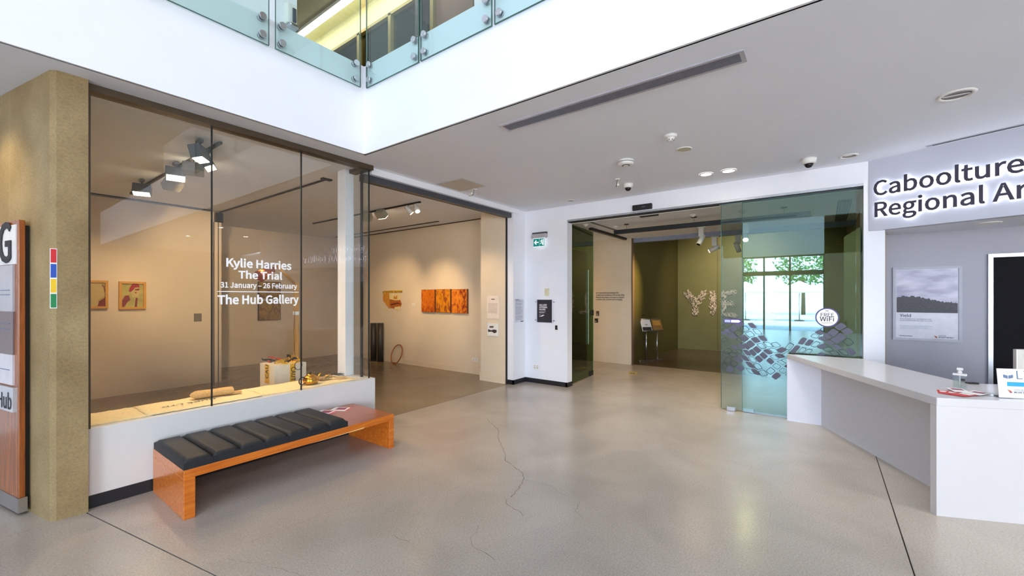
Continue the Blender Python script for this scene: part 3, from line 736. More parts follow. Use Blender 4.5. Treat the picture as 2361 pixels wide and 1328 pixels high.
sg = thing('desk_sign', 'white desk sign with open book mark and blue bar at the desk end', 'sign', (c.x, c.y, DZ+.001), er)
mesh('holder', box(BM(), 0, .32, 0, .10, 0, .004), glass_mat('acrylic', (.93, .95, .95, 1), 1.49), sg)
pn = mesh('card', box(BM(), 0, .32, -.002, .002, 0, .215), mat('card_white', srgb(236, 240, 250), .35), sg); pn.rotation_euler = (-.1, 0, 0); pn.location = (0, .01, .004)
BLUE = mat('blue_bar', srgb(30, 150, 228), .5); SLATE = mat('slate_ink', srgb(90, 110, 140), .5)
mesh('blue_bar', box(BM(), .055, .31, -.0032, -.002, .085, .117), BLUE, pn)
text('wording', 'Library', .085, SLATE, pn, .108, -.003, .14, bold=-.004)
bm = BM()
for sx in (-1, 1):
    slabxz(bm, [(.065+sx*.002, .140), (.065+sx*.030, .148), (.065+sx*.030, .172), (.065+sx*.002, .164)], -.0032, -.002)
    slabxz(bm, [(.065+sx*.005, .146), (.065+sx*.026, .152), (.065+sx*.026, .166), (.065+sx*.005, .160)], -.0036, -.0032)
for q in ((.04, .185), (.055, .19), (.062, .18), (.078, .188), (.088, .18)): slabxz(bm, [(q[0], q[1]), (q[0]+.004, q[1]), (q[0]+.004, q[1]+.004), (q[0], q[1]+.004)], -.0032, -.002)
mesh('book_mark', bm, SLATE, pn)
def swoosh(parent, x, z, s, y=-.0032):
    cols = [srgb(214, 120, 60), srgb(180, 70, 60), srgb(120, 60, 90)]
    for k in range(3):
        pts = [(x+s*(.0+.15*k), z+s*(.9-.3*k)), (x+s*(.7+.1*k), z+s*(.6-.2*k)), (x+s*1.0, z+s*(.25-.1*k)), (x+s*(.5+.1*k), z+s*(.38-.2*k))]
        mesh('emblem', slabxz(BM(), pts, y, y+.001), mat('emblem_%d' % k, cols[k], .5), parent)
swoosh(pn, .05, .035, .032)
text('wording', 'CITY OF', .017, SLATE, pn, .092, -.003, .052); text('wording', 'MORETON BAY', .019, INK, pn, .092, -.003, .034, bold=.02)
s_ = .86; q = T1+e2*s_+nn*.5
mo = thing('monitor', 'silver backed computer monitor on the desk, facing the staff side', 'monitor', (q.x, q.y, DZ), er)
mesh('screen', box(BM(), 0, .5, 0, .035, .045, .33, .006), mat('silver_plastic', srgb(196, 192, 186), .35, metal=.3), mo)
mesh('stand', box(BM(), .22, .28, .03, .06, .0, .2, .004), ALU, mo); mesh('foot', box(BM(), .15, .35, -.05, .12, 0, .012, .004), ALU, mo)
c = on_z(2245, 885, DZ)
tag(mesh('remote_pad', box(BM(), -.04, .04, -.02, .02, 0, .012, .004), BLACK, loc=(c.x+.0, c.y+.01, DZ), rot=er), 'small black handset at the inner corner of the desk', 'handset')

# ------------------------------------------------------------------ halo-lit sign
sgn = thing('gallery_sign', 'halo-lit dark lettering of the gallery name on the white fascia', 'sign', (FA.x, FA.y, 2.46), FROT)
LETM = mat('letter_face', srgb(74, 72, 86), .35, metal=.4); HALO = emis('halo_led', (.86, .91, 1, 1), 5)
def adv(s, size):
    me = text_geo(s+'|', size); v = max(x.co.x for x in me.vertices); bpy.data.meshes.remove(me); return v
def letters(body, size, x0, z, xs_):
    base = adv('', size)
    for i, ch in enumerate(body):
        if ch == ' ': continue
        off = (adv(body[:i], size)-base)*xs_
        me = text_geo(ch, size, bold=.032, ext=.006); me.materials.clear()
        for v in me.vertices: v.co.x *= xs_
        o = mesh('letter', me, LETM, sgn); o.location = (x0+off, -.04, z)
        me = text_geo(ch, size, bold=-.004, ext=.003); me.materials.clear()
        for v in me.vertices: v.co.x *= xs_
        h = mesh('halo_light', me, HALO, o); h.location = (0, .016, 0)
SZ = .232; fullw = adv('Regional Art Gallery', SZ)-adv('', SZ)
k = 2.08/fullw
letters('Caboolture', SZ, .05, .415, k); letters('Regional Art Gallery', SZ, .05, .158, k)
# slot diffuser in the ceiling over the fascia
p, q = on_z(2130, 342, CE), on_z(2361, 299, CE); dd = (q-p).normalized()
sd = tag(mesh('slot_diffuser', box(BM(), 0, 3.2, -.025, .025, -.006, 0), ALU, loc=(p.x-.07, p.y-.01, CE), rot=FROT), 'thin linear slot diffuser in the ceiling over the lit sign', 'vent')
mesh('slot', box(BM(), .05, 3.15, -.008, .010, -.008, -.005), BLACK, sd)

# ------------------------------------------------------------------ recess: poster and dark doorway
a, b = on_x(2058, 619, 7.40), on_x(2218, 785, 7.40)
pw, ph = a.y-b.y, 2.03-1.09
po = thing('framed_poster', 'snap-framed exhibition poster of a cloudy sky over cane on the wall behind the desk', 'poster', (7.40, a.y, 1.095), WX)
bm = BM(); f_ = .03
box(bm, 0, pw, -.022, 0, 0, f_); box(bm, 0, pw, -.022, 0, ph-f_, ph); box(bm, 0, f_, -.022, 0, f_, ph-f_); box(bm, pw-f_, pw, -.022, 0, f_, ph-f_)
mesh('frame', bm, mat('poster_frame', srgb(176, 176, 184), .5), po)
mesh('sheet', box(BM(), f_, pw-f_, -.010, -.004, f_, ph-f_), mat('poster_grey', srgb(200, 198, 206), .35), po)
def poster_sky():
    m, nt, b_ = node_mat('poster_sky'); L = nt.links; N = nt.nodes.new
    tc = N('ShaderNodeTexCoord'); mp = N('ShaderNodeMapping'); mp.inputs['Scale'].default_value = (3, 1, 9); n = N('ShaderNodeTexNoise'); n.inputs['Scale'].default_value = 1.3; n.inputs['Detail'].default_value = 6
    L.new(tc.outputs['Object'], mp.inputs[0]); L.new(mp.outputs[0], n.inputs['Vector'])
    r = N('ShaderNodeValToRGB'); e = r.color_ramp.elements; e[0].position = .35; e[0].color = srgb(132, 126, 150); e[1].position = .68; e[1].color = srgb(188, 182, 196)
    L.new(n.outputs[0], r.inputs[0]); L.new(r.outputs[0], b_.inputs['Base Color']); b_.inputs['Roughness'].default_value = .3; return m
zs = ph*.38
mesh('sky_picture', box(BM(), f_+.008, pw-f_-.008, -.0125, -.010, zs, ph-f_-.008), poster_sky(), po)
random.seed(4); pts = [(f_+.008, zs)]; n = 60
for i in range(n+1):
    u = i/n; pts.append((f_+.008+(pw-2*f_-.016)*u, zs+.155+.05*math.sin(1+u*3.3)*(.6 if u > .55 else 1.1)+random.uniform(-.012, .012)))
pts.append((pw-f_-.008, zs)); bm = BM()
for a_, b_ in zip(pts[1:-1], pts[2:-1]): slabxz(bm, [(a_[0], zs), (b_[0], zs), b_, a_], -.0135, -.0125)
mesh('cane_picture', bm, mat('cane_dark', srgb(58, 54, 58), .5, var=.35, scale=60), po)
text('wording', 'Yield', .048, mat('navy_ink', srgb(46, 44, 72), .5), po, .07, -.0115, zs-.058, bold=.03)
text('wording', '29 NOVEMBER 2025 - 14 FEBRUARY 2026', .016, INK, po, .07, -.0115, zs-.088, width=.29); text('wording', 'CABOOLTURE REGIONAL ART GALLERY', .016, INK, po, .07, -.0115, zs-.110, width=.30)
bm = BM()
for i in range(4): box(bm, .07, .07+(.30, .31, .26, .30)[i], -.0115, -.0105, zs-.17-i*.012, zs-.168-i*.012)
mesh('small_print', bm, SLATE, po)
mesh('web_line', box(BM(), .065, .19, -.0115, -.0105, .052, .058), INK, po)
swoosh(po, pw-.25, .045, .035, -.0115)
text('wording', 'CITY OF', .018, INK, po, pw-.205, -.0115, .066); text('wording', 'MORETON BAY', .021, INK, po, pw-.205, -.0115, .045, width=.13, bold=.02)
a = on_x(2277, 584, 7.40)
dd_ = struct('door_2', box(BM(), 7.392, 7.402, a.y-1.35, a.y-.04, 0, 2.12), mat('door_black', srgb(24, 23, 26), .7, spec=.1), label='black doorway behind the reception desk')
mesh('jamb', box(BM(), 7.37, 7.41, a.y-.04, a.y, 0, 2.16), ALU, dd_); mesh('jamb', box(BM(), 7.37, 7.41, a.y-1.39, a.y-1.35, 0, 2.16), ALU, dd_)
mesh('head', box(BM(), 7.37, 7.41, a.y-1.35, a.y-.04, 2.12, 2.16), ALU, dd_)
p = on_z(2338, 514, 2.46)
tag(mesh('ceiling_disc', lathe(BM(), [(.10, -.012), (.105, -.006), (.105, 0)]), WPLAS, loc=(6.85, -1.45, 2.47)), 'flat round ceiling disc in the low soffit behind the sign', 'ceiling fitting')

# ------------------------------------------------------------------ ceiling fittings
v = thing('air_grille', 'long linear air grille in the lobby ceiling', 'vent', (3.205, .435, CE))
bm = BM(); box(bm, -.012, .157, 0, .03, -.012, 0); box(bm, -.012, .157, 2.075, 2.105, -.012, 0); box(bm, -.012, .012, .03, 2.075, -.012, 0); box(bm, .133, .157, .03, 2.075, -.012, 0)
mesh('frame', bm, mat('grille_frame', srgb(190, 188, 196), .4, metal=.3), v)
mesh('duct_plate', box(BM(), .01, .135, .03, 2.075, -.002, 0), mat('grille_dark', srgb(56, 56, 64), .6), v)
GV = mat('grille_vane', srgb(150, 150, 162), .4, metal=.3)
for i in range(9): mesh('vane', box(BM(), .016+i*.0135, .0205+i*.0135, .03, 2.075, -.012, -.002), GV, v)
for y in (.38, .72, 1.07, 1.42, 1.76): mesh('spacer', box(BM(), .012, .133, y-.004, y+.004, -.009, -.002), GV, v)
GLOW = emis('downlight_glow', (1, .93, .82, 1), 16)
def downlight(px, py, lit, lb, r=.075, z=CE, warm=False):
    c = on_z(px, py, z)
    t = thing('downlight', lb, 'downlight', (c.x, c.y, z))
    mesh('trim_ring', lathe(BM(), [(r*.80, -.002), (r*.84, -.012), (r*1.05, -.010), (r*1.1, -.001)], seg=32, cap=False), WPLAS, t)
    if lit:
        mesh('lens', lathe(BM(), [(r*.84, -.006), (r*.84, -.002)], seg=32), GLOW, t)
        light('downlight_lamp', 'SPOT', (c.x, c.y, z-.03), 75, (1, .97, .92), rot=(0, 0, 0), spot_size=1.9, spot_blend=.8, shadow_soft_size=.06)
    else: mesh('reflector', lathe(BM(), [(r*.80, -.003), (r*.78, -.0015)], seg=32), mat('dark_reflector', srgb(72, 58, 44), .25, metal=.8), t)
    return t
t = downlight(2205, 218, False, 'large white rimmed unlit downlight above the sign', .11)
mesh('baffle', box(BM(), -.006, .006, -.08, .08, -.008, -.002), WPLAS, t)
downlight(1628, 401, True, 'lit round downlight, gallery side of the glowing pair', .08); downlight(1680, 393, True, 'lit round downlight, desk side of the glowing pair', .085)
t = downlight(1957, 359, False, 'half lit recessed downlight near the fascia', .085)
mesh('glow_crescent', box(BM(), -.05, -.01, -.03, .04, -.008, -.002, .003), WPLAS, t)
for i, (x, y) in enumerate(((3.9, -2.3), (3.9, -4.6), (4.9, -3.5))):  # unseen downlights added so their pools bounce light onto the ceiling
    t = thing('downlight', ('lit downlight in the lobby ceiling before the desk end, nearest the fascia', 'lit downlight in the lobby ceiling farthest along the desk', 'lit downlight in the lobby ceiling between the fascia and the far downlight')[i], 'downlight', (x, y, CE))
    mesh('trim_ring', lathe(BM(), [(.064, -.002), (.067, -.012), (.084, -.010), (.088, -.001)], seg=32, cap=False), WPLAS, t); mesh('lens', lathe(BM(), [(.067, -.006), (.067, -.002)], seg=32), GLOW, t)
    light('downlight_lamp', 'SPOT', (x, y, CE-.03), 70, (1, .97, .93), rot=(0, 0, 0), spot_size=1.9, spot_blend=.8, shadow_soft_size=.06)
def disc(px, py, r, m_, lb, nm='ceiling_disc', z=CE):
    c = on_z(px, py, z); t = thing(nm, lb, 'ceiling fitting', (c.x, c.y, z))
    mesh('rim', lathe(BM(), [(r*.86, -.004), (r*.9, -.010), (r, -.008), (r*1.02, 0)], seg=32, cap=False), WPLAS, t); mesh('plate', lathe(BM(), [(r*.9, -.006), (r*.9, 0)], seg=32), m_, t); return t
disc(1577, 344, .085, mat('beige_mesh', srgb(196, 192, 168), .6), 'beige round speaker in the lobby ceiling', 'ceiling_speaker')
disc(1316, 462, .06, mat('grey_disc', srgb(170, 168, 170), .5), 'small grey disc in the ceiling above the exit sign')
c = on_z(1546, 312, CE); t = thing('smoke_detector', 'white domed smoke detector beside the beige speaker', 'detector', (c.x, c.y, CE))
mesh('base', lathe(BM(), [(.05, -.028), (.062, -.022), (.066, 0)]), WPLAS, t); mesh('dome', lathe(BM(), [(.018, -.062), (.024, -.058), (.04, -.035), (.045, -.028)]), WPLAS, t)
for k_ in range(6): mesh('vent_rib', box(BM(), .03*math.cos(k_)-.003, .03*math.cos(k_)+.003, .03*math.sin(k_)-.003, .03*math.sin(k_)+.003, -.058, -.03), DGREY, t)
c = on_z(1443, 370, CE); t = thing('smoke_alarm', 'cream round smoke alarm with a slotted rim', 'detector', (c.x, c.y, CE))
mesh('base', lathe(BM(), [(.092, -.022), (.095, -.012), (.095, 0)]), WPLAS, t); mesh('slotted_rim', lathe(BM(), [(.085, -.028), (.09, -.022)]), DGREY, t)
mesh('body', lathe(BM(), [(.04, -.062), (.075, -.058), (.094, -.048), (.094, -.028)]), WPLAS, t); mesh('grille_ring', lathe(BM(), [(.036, -.066), (.045, -.064), (.05, -.060)]), DGREY, t)
mesh('button', lathe(BM(), [(.030, -.070), (.034, -.064)]), WPLAS, t)
DOME = mat('smoked_dome', srgb(14, 14, 18), .08)
def dome_cam(px, py, s, lb):
    c = on_z(px, py, CE); t = thing('dome_camera', lb, 'security camera', (c.x, c.y, CE))
    mesh('housing', lathe(BM(), [(.05*s, -.062*s), (.068*s, -.05*s), (.075*s, -.02*s), (.075*s, 0)]), WPLAS, t)
    mesh('smoked_dome', lathe(BM(), [(.004*s, -.105*s), (.022*s, -.100*s), (.038*s, -.085*s), (.047*s, -.062*s)]), DOME, t)
dome_cam(1448, 424, 1.0, 'white dome security camera hanging in the ceiling corner'); dome_cam(1865, 366, 1.05, 'white dome security camera nearest the fascia')
def beam_sensor(px, py, lb, r_):
    c = on_z(px, py, CE); t = thing('ceiling_sensor', lb, 'sensor', (c.x, c.y, CE), r_)
    mesh('mount_plate', box(BM(), -.08, .06, -.03, .03, -.012, 0, .003), WPLAS, t); mesh('bracket', cyl(BM(), (-.02, 0, -.012), (-.01, 0, -.06), .008), WPLAS, t)
    mesh('head', box(BM(), -.01, .12, -.025, .025, -.085, -.045, .012), WPLAS, t)
    mesh('cable', tube(BM(), [(-.03, 0, -.01), (-.05, .01, -.06), (-.03, .02, -.10), (.0, .01, -.08), (.01, 0, -.05)], .004), BLACK, t)
beam_sensor(1424, 415, 'white bracketed sensor with black cable loop beside the dome camera', .4)
beam_sensor(1090, 437, 'white bracketed sensor above the gallery opening', 1.2)
P_ = [on_z(x, y, CE) for x, y in ((1015, 424), (1068, 415), (1112, 430), (1056, 438))]
ap = tag(mesh('access_panel', box(BM(), -.25, .25, -.25, .25, -.006, 0), mat('access_panel_beige', srgb(204, 196, 182), .6), loc=(sum(p.x for p in P_)/4, sum(p.y for p in P_)/4, CE)), 'square ceiling access panel over the gallery opening', 'panel')
mesh('edge_frame', box(BM(), -.262, .262, -.262, .262, -.003, 0), ALU, ap)

# ------------------------------------------------------------------ wall items by the doors (x = 6.76)
a = on_x(1231, 535, DX)
ex = thing('exit_sign', 'illuminated green exit sign with white arrow on the white wall', 'exit sign', (DX, a.y, 2.60), WX)
mesh('bracket', box(BM(), -.01, .31, -.05, 0, .25, .285, .003), DGREY, ex)
mesh('housing', box(BM(), .0, .32, -.10, -.005, .17, .25, .015), mat('grey_housing', srgb(176, 170, 172), .4), ex)
mesh('end_cap', cyl(BM(), (-.012, -.05, .20), (.0, -.05, .20), .03), DGREY, ex)
mesh('panel', box(BM(), .03, .29, -.072, -.06, .0, .17), emis('exit_white', (.85, .95, 1, 1), .5), ex)
GRN = emis('exit_green', srgb(20, 120, 110), .62); EXW = emis('exit_mark', (.85, .97, 1, 1), .7)
mesh('arrow_field', box(BM(), .038, .170, -.074, -.0725, .014, .158), GRN, ex); mesh('door_field', box(BM(), .176, .282, -.074, -.0725, .014, .158), GRN, ex)
mesh('arrow', slabxz(BM(), [(.055, .088), (.10, .135), (.112, .122), (.09, .098), (.155, .098), (.155, .078), (.09, .078), (.112, .054), (.10, .041)], -.076, -.0745), EXW, ex)
bm = BM(); ball(bm, (.222, -.0755, .135), .008, sy=.1, sub=1)
slabxz(bm, [(.212, .125), (.228, .125), (.232, .088), (.218, .088)], -.076, -.0745); slabxz(bm, [(.218, .09), (.232, .09), (.25, .06), (.245, .04), (.235, .04), (.24, .06)], -.076, -.0745)
slabxz(bm, [(.216, .09), (.226, .09), (.215, .06), (.195, .05), (.193, .06), (.206, .067)], -.076, -.0745); slabxz(bm, [(.212, .122), (.192, .105), (.196, .098), (.214, .11)], -.076, -.0745); slabxz(bm, [(.228, .122), (.246, .11), (.243, .102), (.228, .11)], -.076, -.0745)
mesh('running_figure', bm, EXW, ex); mesh('door_mark', box(BM(), .25, .268, -.076, -.0745, .03, .145), EXW, ex)
a, b = on_x(1257.5, 665, DX), on_x(1267, 682, DX)
tag(mesh('wall_unit', box(BM(), 0, a.y-b.y, -.03, 0, 0, a.z-b.z, .004), mat('beige_plastic', srgb(214, 206, 176), .5), loc=(DX, a.y, b.z), rot=WX), 'small beige wall unit above the opening hours sign', 'wall unit')
a, b = on_x(1240, 691, DX), on_x(1274, 744, DX); w_, h_ = a.y-b.y, a.z-b.z
oh = thing('opening_hours_sign', 'black opening hours sign on a clear panel with steel fixings', 'sign', (DX, a.y, b.z), WX)
mesh('acrylic_panel', box(BM(), -.02, w_+.02, -.022, -.012, -.012, h_+.012), mat('acrylic_white', srgb(222, 224, 232), .15), oh)
mesh('black_sheet', box(BM(), 0, w_, -.024, -.0222, 0, h_), mat('sheet_black', srgb(44, 44, 54), .4), oh)
for x_ in (-.035, w_+.035):
    for z_ in (.04, h_-.04): mesh('fixing', cyl(BM(), (x_, 0, z_), (x_, -.028, z_), .012), STEEL, oh)
for i, s in enumerate(('GALLERY', 'OPENING', 'HOURS')): text('wording', s, .042, INKW, oh, .045, -.0246, h_-.115-i*.043, bold=.03)
bm = BM()
for i in range(2): box(bm, .045, .19-.03*i, -.0247, -.0241, h_-.232-i*.018, h_-.227-i*.018)
box(bm, .045, .085, -.0247, -.0241, h_-.285, h_-.281); mesh('small_print', bm, INKW, oh)
mesh('swoosh', slabxz(BM(), [(.04, .118), (.09, .122), (.13, .145), (.165, .14), (.12, .115), (.08, .108)], -.0247, -.0241), INKW, oh)
a, b = on_x(1280, 749, DX), on_x(1287, 762, DX)
cr = tag(mesh('card_reader', box(BM(), 0, a.y-b.y, -.012, 0, 0, a.z-b.z), WPLAS, loc=(DX, a.y, b.z), rot=WX), 'small card reader below the opening hours sign', 'card reader')
mesh('reader_face', box(BM(), .01, a.y-b.y-.008, -.022, -.012, .012, a.z-b.z-.008, .003), BLACK, cr)
def outlet(x_plane, px0, px1, py0, py1, lb):
    a, b = on_x(px0, py0, x_plane), on_x(px1, py1, x_plane); w_, h_ = a.y-b.y, a.z-b.z
    t = tag(mesh('power_outlet', box(BM(), 0, w_, -.008, 0, 0, h_, .002), WPLAS, loc=(x_plane, a.y, b.z), rot=WX), lb, 'power outlet')
    for k_ in (.28, .72):
        mesh('socket', cyl(BM(), (w_*k_, -.008, h_*.4), (w_*k_, -.0095, h_*.4), h_*.2), mat('socket_grey', srgb(196, 190, 186), .5), t)
        mesh('switch', box(BM(), w_*k_-.01, w_*k_+.01, -.011, -.008, h_*.74, h_*.88), mat('switch_red', srgb(190, 150, 140), .5), t)
outlet(DX, 1230, 1243, 840, 853, 'double power outlet low on the white wall below the opening hours sign')
outlet(6.75, 1089, 1102, 824, 834, 'double power outlet low on the gallery wall beneath the orange paintings')
# text vinyl on the pillar face (faces -Y)
a, b = on_y(1187, 690, 4.70), on_y(1208, 742, 4.70)
tx = tag(mesh('wall_text', box(BM(), 0, b.x-a.x, -.0008, 0, 0, a.z-b.z), mat('vinyl_patch', srgb(214, 214, 222), .6), loc=(a.x, 4.6995, b.z)), 'narrow column of fine grey wall text on the white pillar', 'wall text')
w_, h_ = b.x-a.x, a.z-b.z; bm = BM(); random.seed(3)
for i in range(26):
    if i in (3, 7, 19): continue
    z_ = h_-.02-i*(h_-.05)/26; box(bm, .02, .02+(w_-.05)*random.uniform(.75, 1), -.0014, -.0008, z_, z_+.004)
mesh('text_lines', bm, SLATE, tx)
mesh('heading', box(BM(), .02, w_*.45, -.0014, -.0008, h_-.012, h_-.004), INK, tx); mesh('logo_mark', box(BM(), w_*.62, w_*.9, -.0014, -.0008, .006, .022), INK, tx)
# panels on the inner pillar (x = 6.33)
PX = 6.33
a, b = on_x(1124, 682, PX), on_x(1152, 735, PX); w_, h_ = a.y-b.y, a.z-b.z
ip = tag(mesh('info_panel', box(BM(), 0, w_, -.015, 0, 0, h_), mat('panel_cream', srgb(236, 222, 206), .5), loc=(PX, a.y, b.z), rot=WX), 'cream exhibition text panel on the warm lit pillar', 'panel')
bm = BM(); random.seed(9)
for i in range(14): z_ = h_-.15-i*.014; box(bm, .03, w_-.03-random.uniform(0, .03), -.0158, -.015, z_, z_+.0045)
mesh('text_lines', bm, mat('text_tan', srgb(176, 150, 130), .6), ip)
mesh('title', box(BM(), w_*.36, w_*.64, -.0158, -.015, h_-.075, h_-.06), INK, ip)
for x_ in (.02, w_-.02): mesh('pin', cyl(BM(), (x_, -.015, h_-.012), (x_, -.022, h_-.012), .006), STEEL, ip)
a, b = on_x(1126, 745, PX), on_x(1149, 775, PX); w_, h_ = a.y-b.y, a.z-b.z
bh = tag(mesh('brochure_holder', box(BM(), 0, w_, -.03, 0, 0, h_), WPLAS, loc=(PX, a.y, b.z), rot=WX), 'brochure holder below the cream text panel on the pillar', 'brochure holder')
mesh('cover_picture', slabxz(BM(), [(.02, h_*.30), (w_*.45, h_*.34), (w_*.7, h_*.22), (w_-.02, h_*.3), (w_-.02, h_*.5), (w_*.6, h_*.52), (w_*.4, h_*.44), (.02, h_*.52)], -.0312, -.03), mat('brochure_dark', srgb(52, 44, 46), .5), bh)
mesh('cover_patch', slabxz(BM(), [(w_*.22, h_*.64), (w_*.62, h_*.66), (w_*.62, h_*.8), (w_*.22, h_*.78)], -.0312, -.03), mat('brochure_plum', srgb(96, 78, 84), .5), bh)

# ------------------------------------------------------------------ gallery contents
GX = 6.75
def painting(px0, px1, py0, py1, mt, lb):
    a, b = on_x(px0, py0, GX), on_x(px1, py1, GX); w_, h_ = a.y-b.y, a.z-b.z
    t = tag(mesh('painting', box(BM(), 0, w_, -.045, 0, 0, h_), mat('canvas_edge', srgb(110, 60, 40), .6), loc=(GX, a.y, b.z), rot=WX), lb, 'painting', 'three orange paintings')
    mesh('painted_face', box(BM(), .004, w_-.004, -.048, -.045, .004, h_-.004), mt, t)
def splat(name, a, b, c, seed):
    m, nt, bs = node_mat(name); L = nt.links; N = nt.nodes.new
    tc = N('ShaderNodeTexCoord'); mp = N('ShaderNodeMapping'); mp.inputs['Location'].default_value = (seed, seed*2, 0); mp.inputs['Scale'].default_value = (1, 1, .55)
    n = N('ShaderNodeTexNoise'); n.inputs['Scale'].default_value = 11; n.inputs['Detail'].default_value = 6; n.inputs['Distortion'].default_value = 1.2
    L.new(tc.outputs['Object'], mp.inputs[0]); L.new(mp.outputs[0], n.inputs['Vector'])
    r = N('ShaderNodeValToRGB'); r.color_ramp.elements[0].position = .36; r.color_ramp.elements[0].color = a
    r.color_ramp.elements[1].position = .5; r.color_ramp.elements[1].color = b; e = r.color_ramp.elements.new(.68); e.color = c
    L.new(n.outputs[0], r.inputs[0]); L.new(r.outputs[0], bs.inputs['Base Color']); bs.inputs['Roughness'].default_value = .5; return m
painting(975, 1005.5, 668, 720, splat('paint_a', srgb(150, 40, 12), srgb(206, 106, 12), srgb(222, 124, 18), 1), 'rust orange abstract painting, farthest from the pillar')
painting(1008.5, 1041.5, 667, 721, splat('paint_b', srgb(140, 60, 20), srgb(214, 132, 16), srgb(226, 150, 24), 4), 'yellow-orange abstract painting in the middle of three')
painting(1044.5, 1080, 667, 723, splat('paint_c', srgb(130, 36, 14), srgb(216, 116, 22), srgb(232, 142, 36), 7), 'orange red speckled abstract painting nearest the pillar')
# caution banner artwork
a, b = on_x(883, 670, GX), on_x(928, 718, GX); w_, h_ = a.y-b.y, a.z-b.z
ca = thing('textile_artwork', 'torn yellow and brown textile hanging with a lettered band on the gallery wall', 'artwork', (GX, a.y, b.z), WX)
YEL = mat('tape_yellow', srgb(226, 176, 42), .5); RUST = mat('rust_cloth', srgb(176, 96, 30), .8); OCH = mat('ochre_cloth', srgb(206, 138, 48), .8); IV = mat('ivory_cloth', srgb(228, 206, 150), .8)
mesh('top_band', slabxz(BM(), [(0, h_*.86), (w_*.5, h_*.9), (w_, h_*.9), (w_, h_), (w_*.4, h_), (.02, h_*.97)], -.012, -.004), YEL, ca)
mesh('left_cloth', slabxz(BM(), [(.03, h_*.87), (w_*.36, h_*.88), (w_*.38, h_*.2), (w_*.34, h_*.12), (w_*.2, h_*.3), (w_*.1, h_*.42), (.02, h_*.5)], -.016, -.006), OCH, ca)
mesh('ivory_patch', slabxz(BM(), [(w_*.36, h_*.86), (w_*.93, h_*.86), (w_*.92, h_*.55), (w_*.7, h_*.52), (w_*.38, h_*.58)], -.020, -.014), IV, ca)
mesh('rust_cloth', slabxz(BM(), [(w_*.38, h_*.57), (w_*.9, h_*.54), (w_*.97, h_*.36), (w_*.9, h_*.2), (w_*.66, h_*.12), (w_*.4, h_*.15)], -.014, -.006), RUST, ca)
mesh('ivory_rag', slabxz(BM(), [(w_*.64, h_*.2), (w_*.9, h_*.24), (w_*.9, h_*.05), (w_*.62, h_*.08)], -.018, -.012), IV, ca)
mesh('ivory_scrap', slabxz(BM(), [(w_*.06, h_*.14), (w_*.2, h_*.12), (w_*.33, 0), (w_*.2, .02)], -.014, -.006), IV, ca)
mesh('dark_fold', slabxz(BM(), [(w_*.42, h_*.34), (w_*.8, h_*.42), (w_*.98, h_*.33), (w_*.8, h_*.36), (w_*.45, h_*.28)], -.018, -.012), mat('dark_cloth', srgb(92, 40, 26), .8), ca)
mesh('leaf_print', slabxz(BM(), [(w_*.58, h_*.6), (w_*.62, h_*.76), (w_*.68, h_*.66), (w_*.76, h_*.78), (w_*.78, h_*.6), (w_*.68, h_*.57)], -.0215, -.020), OCH, ca)
text('wording', 'ATTENTION  CAUTION', .06, INK, ca, .0, -.0128, h_*.885, width=w_, bold=.03)
a = on_x(950, 705, GX)
lb_ = tag(mesh('wall_label', box(BM(), 0, .09, -.004, 0, 0, .06), PAPER, loc=(GX, a.y, a.z), rot=WX), 'small white caption card between the textile and the paintings', 'label')
mesh('caption_line', box(BM(), .01, .07, -.0048, -.004, .02, .026), INK, lb_)
# two black tubes and hoop
TUB = mat('black_drum', srgb(50, 46, 42), .45, var=.15, scale=8)
for px, lb in ((861, 'tall dark cylinder against the gallery wall, nearer the glass post'), (877, 'tall dark cylinder against the gallery wall, nearer the hoop')):
    c = on_x(px, 745, GX-.13); hz = c.z
    t = tag(mesh('floor_cylinder', cyl(BM(), (0, 0, 0), (0, 0, hz), .079, seg=28), TUB, loc=(GX-.13, c.y, 0)), lb, 'cylinder', 'pair of dark floor cylinders')
    mesh('end_cap', lathe(BM(), [(.079, hz-.006), (.082, hz), (.07, hz+.004)]), DGREY, t)
c = on_x(913, 838, 6.62); r_ = .225
hp = thing('hoop', 'orange brown hoop leaning on the gallery wall', 'hoop', (6.56, c.y, 0), WX)
hp.rotation_euler = (0, 0, WX)
pts = [(math.sin(t)*r_*.86, .10*(1-math.cos(t))*.8, r_+.014-math.cos(t)*r_) for t in [2*PI*k_/40 for k_ in range(40)]]
mesh('ring', tube(BM(), pts, .014, closed=True), mat('hoop_wood', srgb(152, 82, 40), .4), hp)
mesh('clamp', box(BM(), -.03, .03, -.01, .03, .0, .04, .004), mat('hoop_clamp', srgb(110, 56, 30), .4), hp)
# portraits on y = 9.5
GYP = 9.5; PF = mat('portrait_frame', srgb(206, 150, 50), .45); PBG = mat('portrait_ground', srgb(176, 164, 92), .7, var=.2, scale=9); MAR = mat('portrait_maroon', srgb(126, 36, 24), .6, var=.15); SKN = mat('portrait_flesh', srgb(196, 172, 110), .7)
def frame(px0, px1, py0, py1, lb):
    a, b = on_y(px0, py0, GYP), on_y(px1, py1, GYP); w_, h_ = b.x-a.x, a.z-b.z
    t = thing('framed_portrait', lb, 'painting', (a.x, GYP, b.z), 0, 'framed portraits'); fw = .035
    bm = BM(); box(bm, 0, w_, -.06, 0, 0, fw); box(bm, 0, w_, -.06, 0, h_-fw, h_); box(bm, 0, fw, -.06, 0, fw, h_-fw); box(bm, w_-fw, w_, -.06, 0, fw, h_-fw)
    mesh('frame', bm, PF, t); mesh('board', box(BM(), fw, w_-fw, -.03, -.02, fw, h_-fw), PBG, t); return t, w_, h_
t, w_, h_ = frame(273, 335, 649, 712, 'gold framed portrait of a figure in a red beret')
S = lambda P: [(fx*w_, fz*h_) for fx, fz in P]
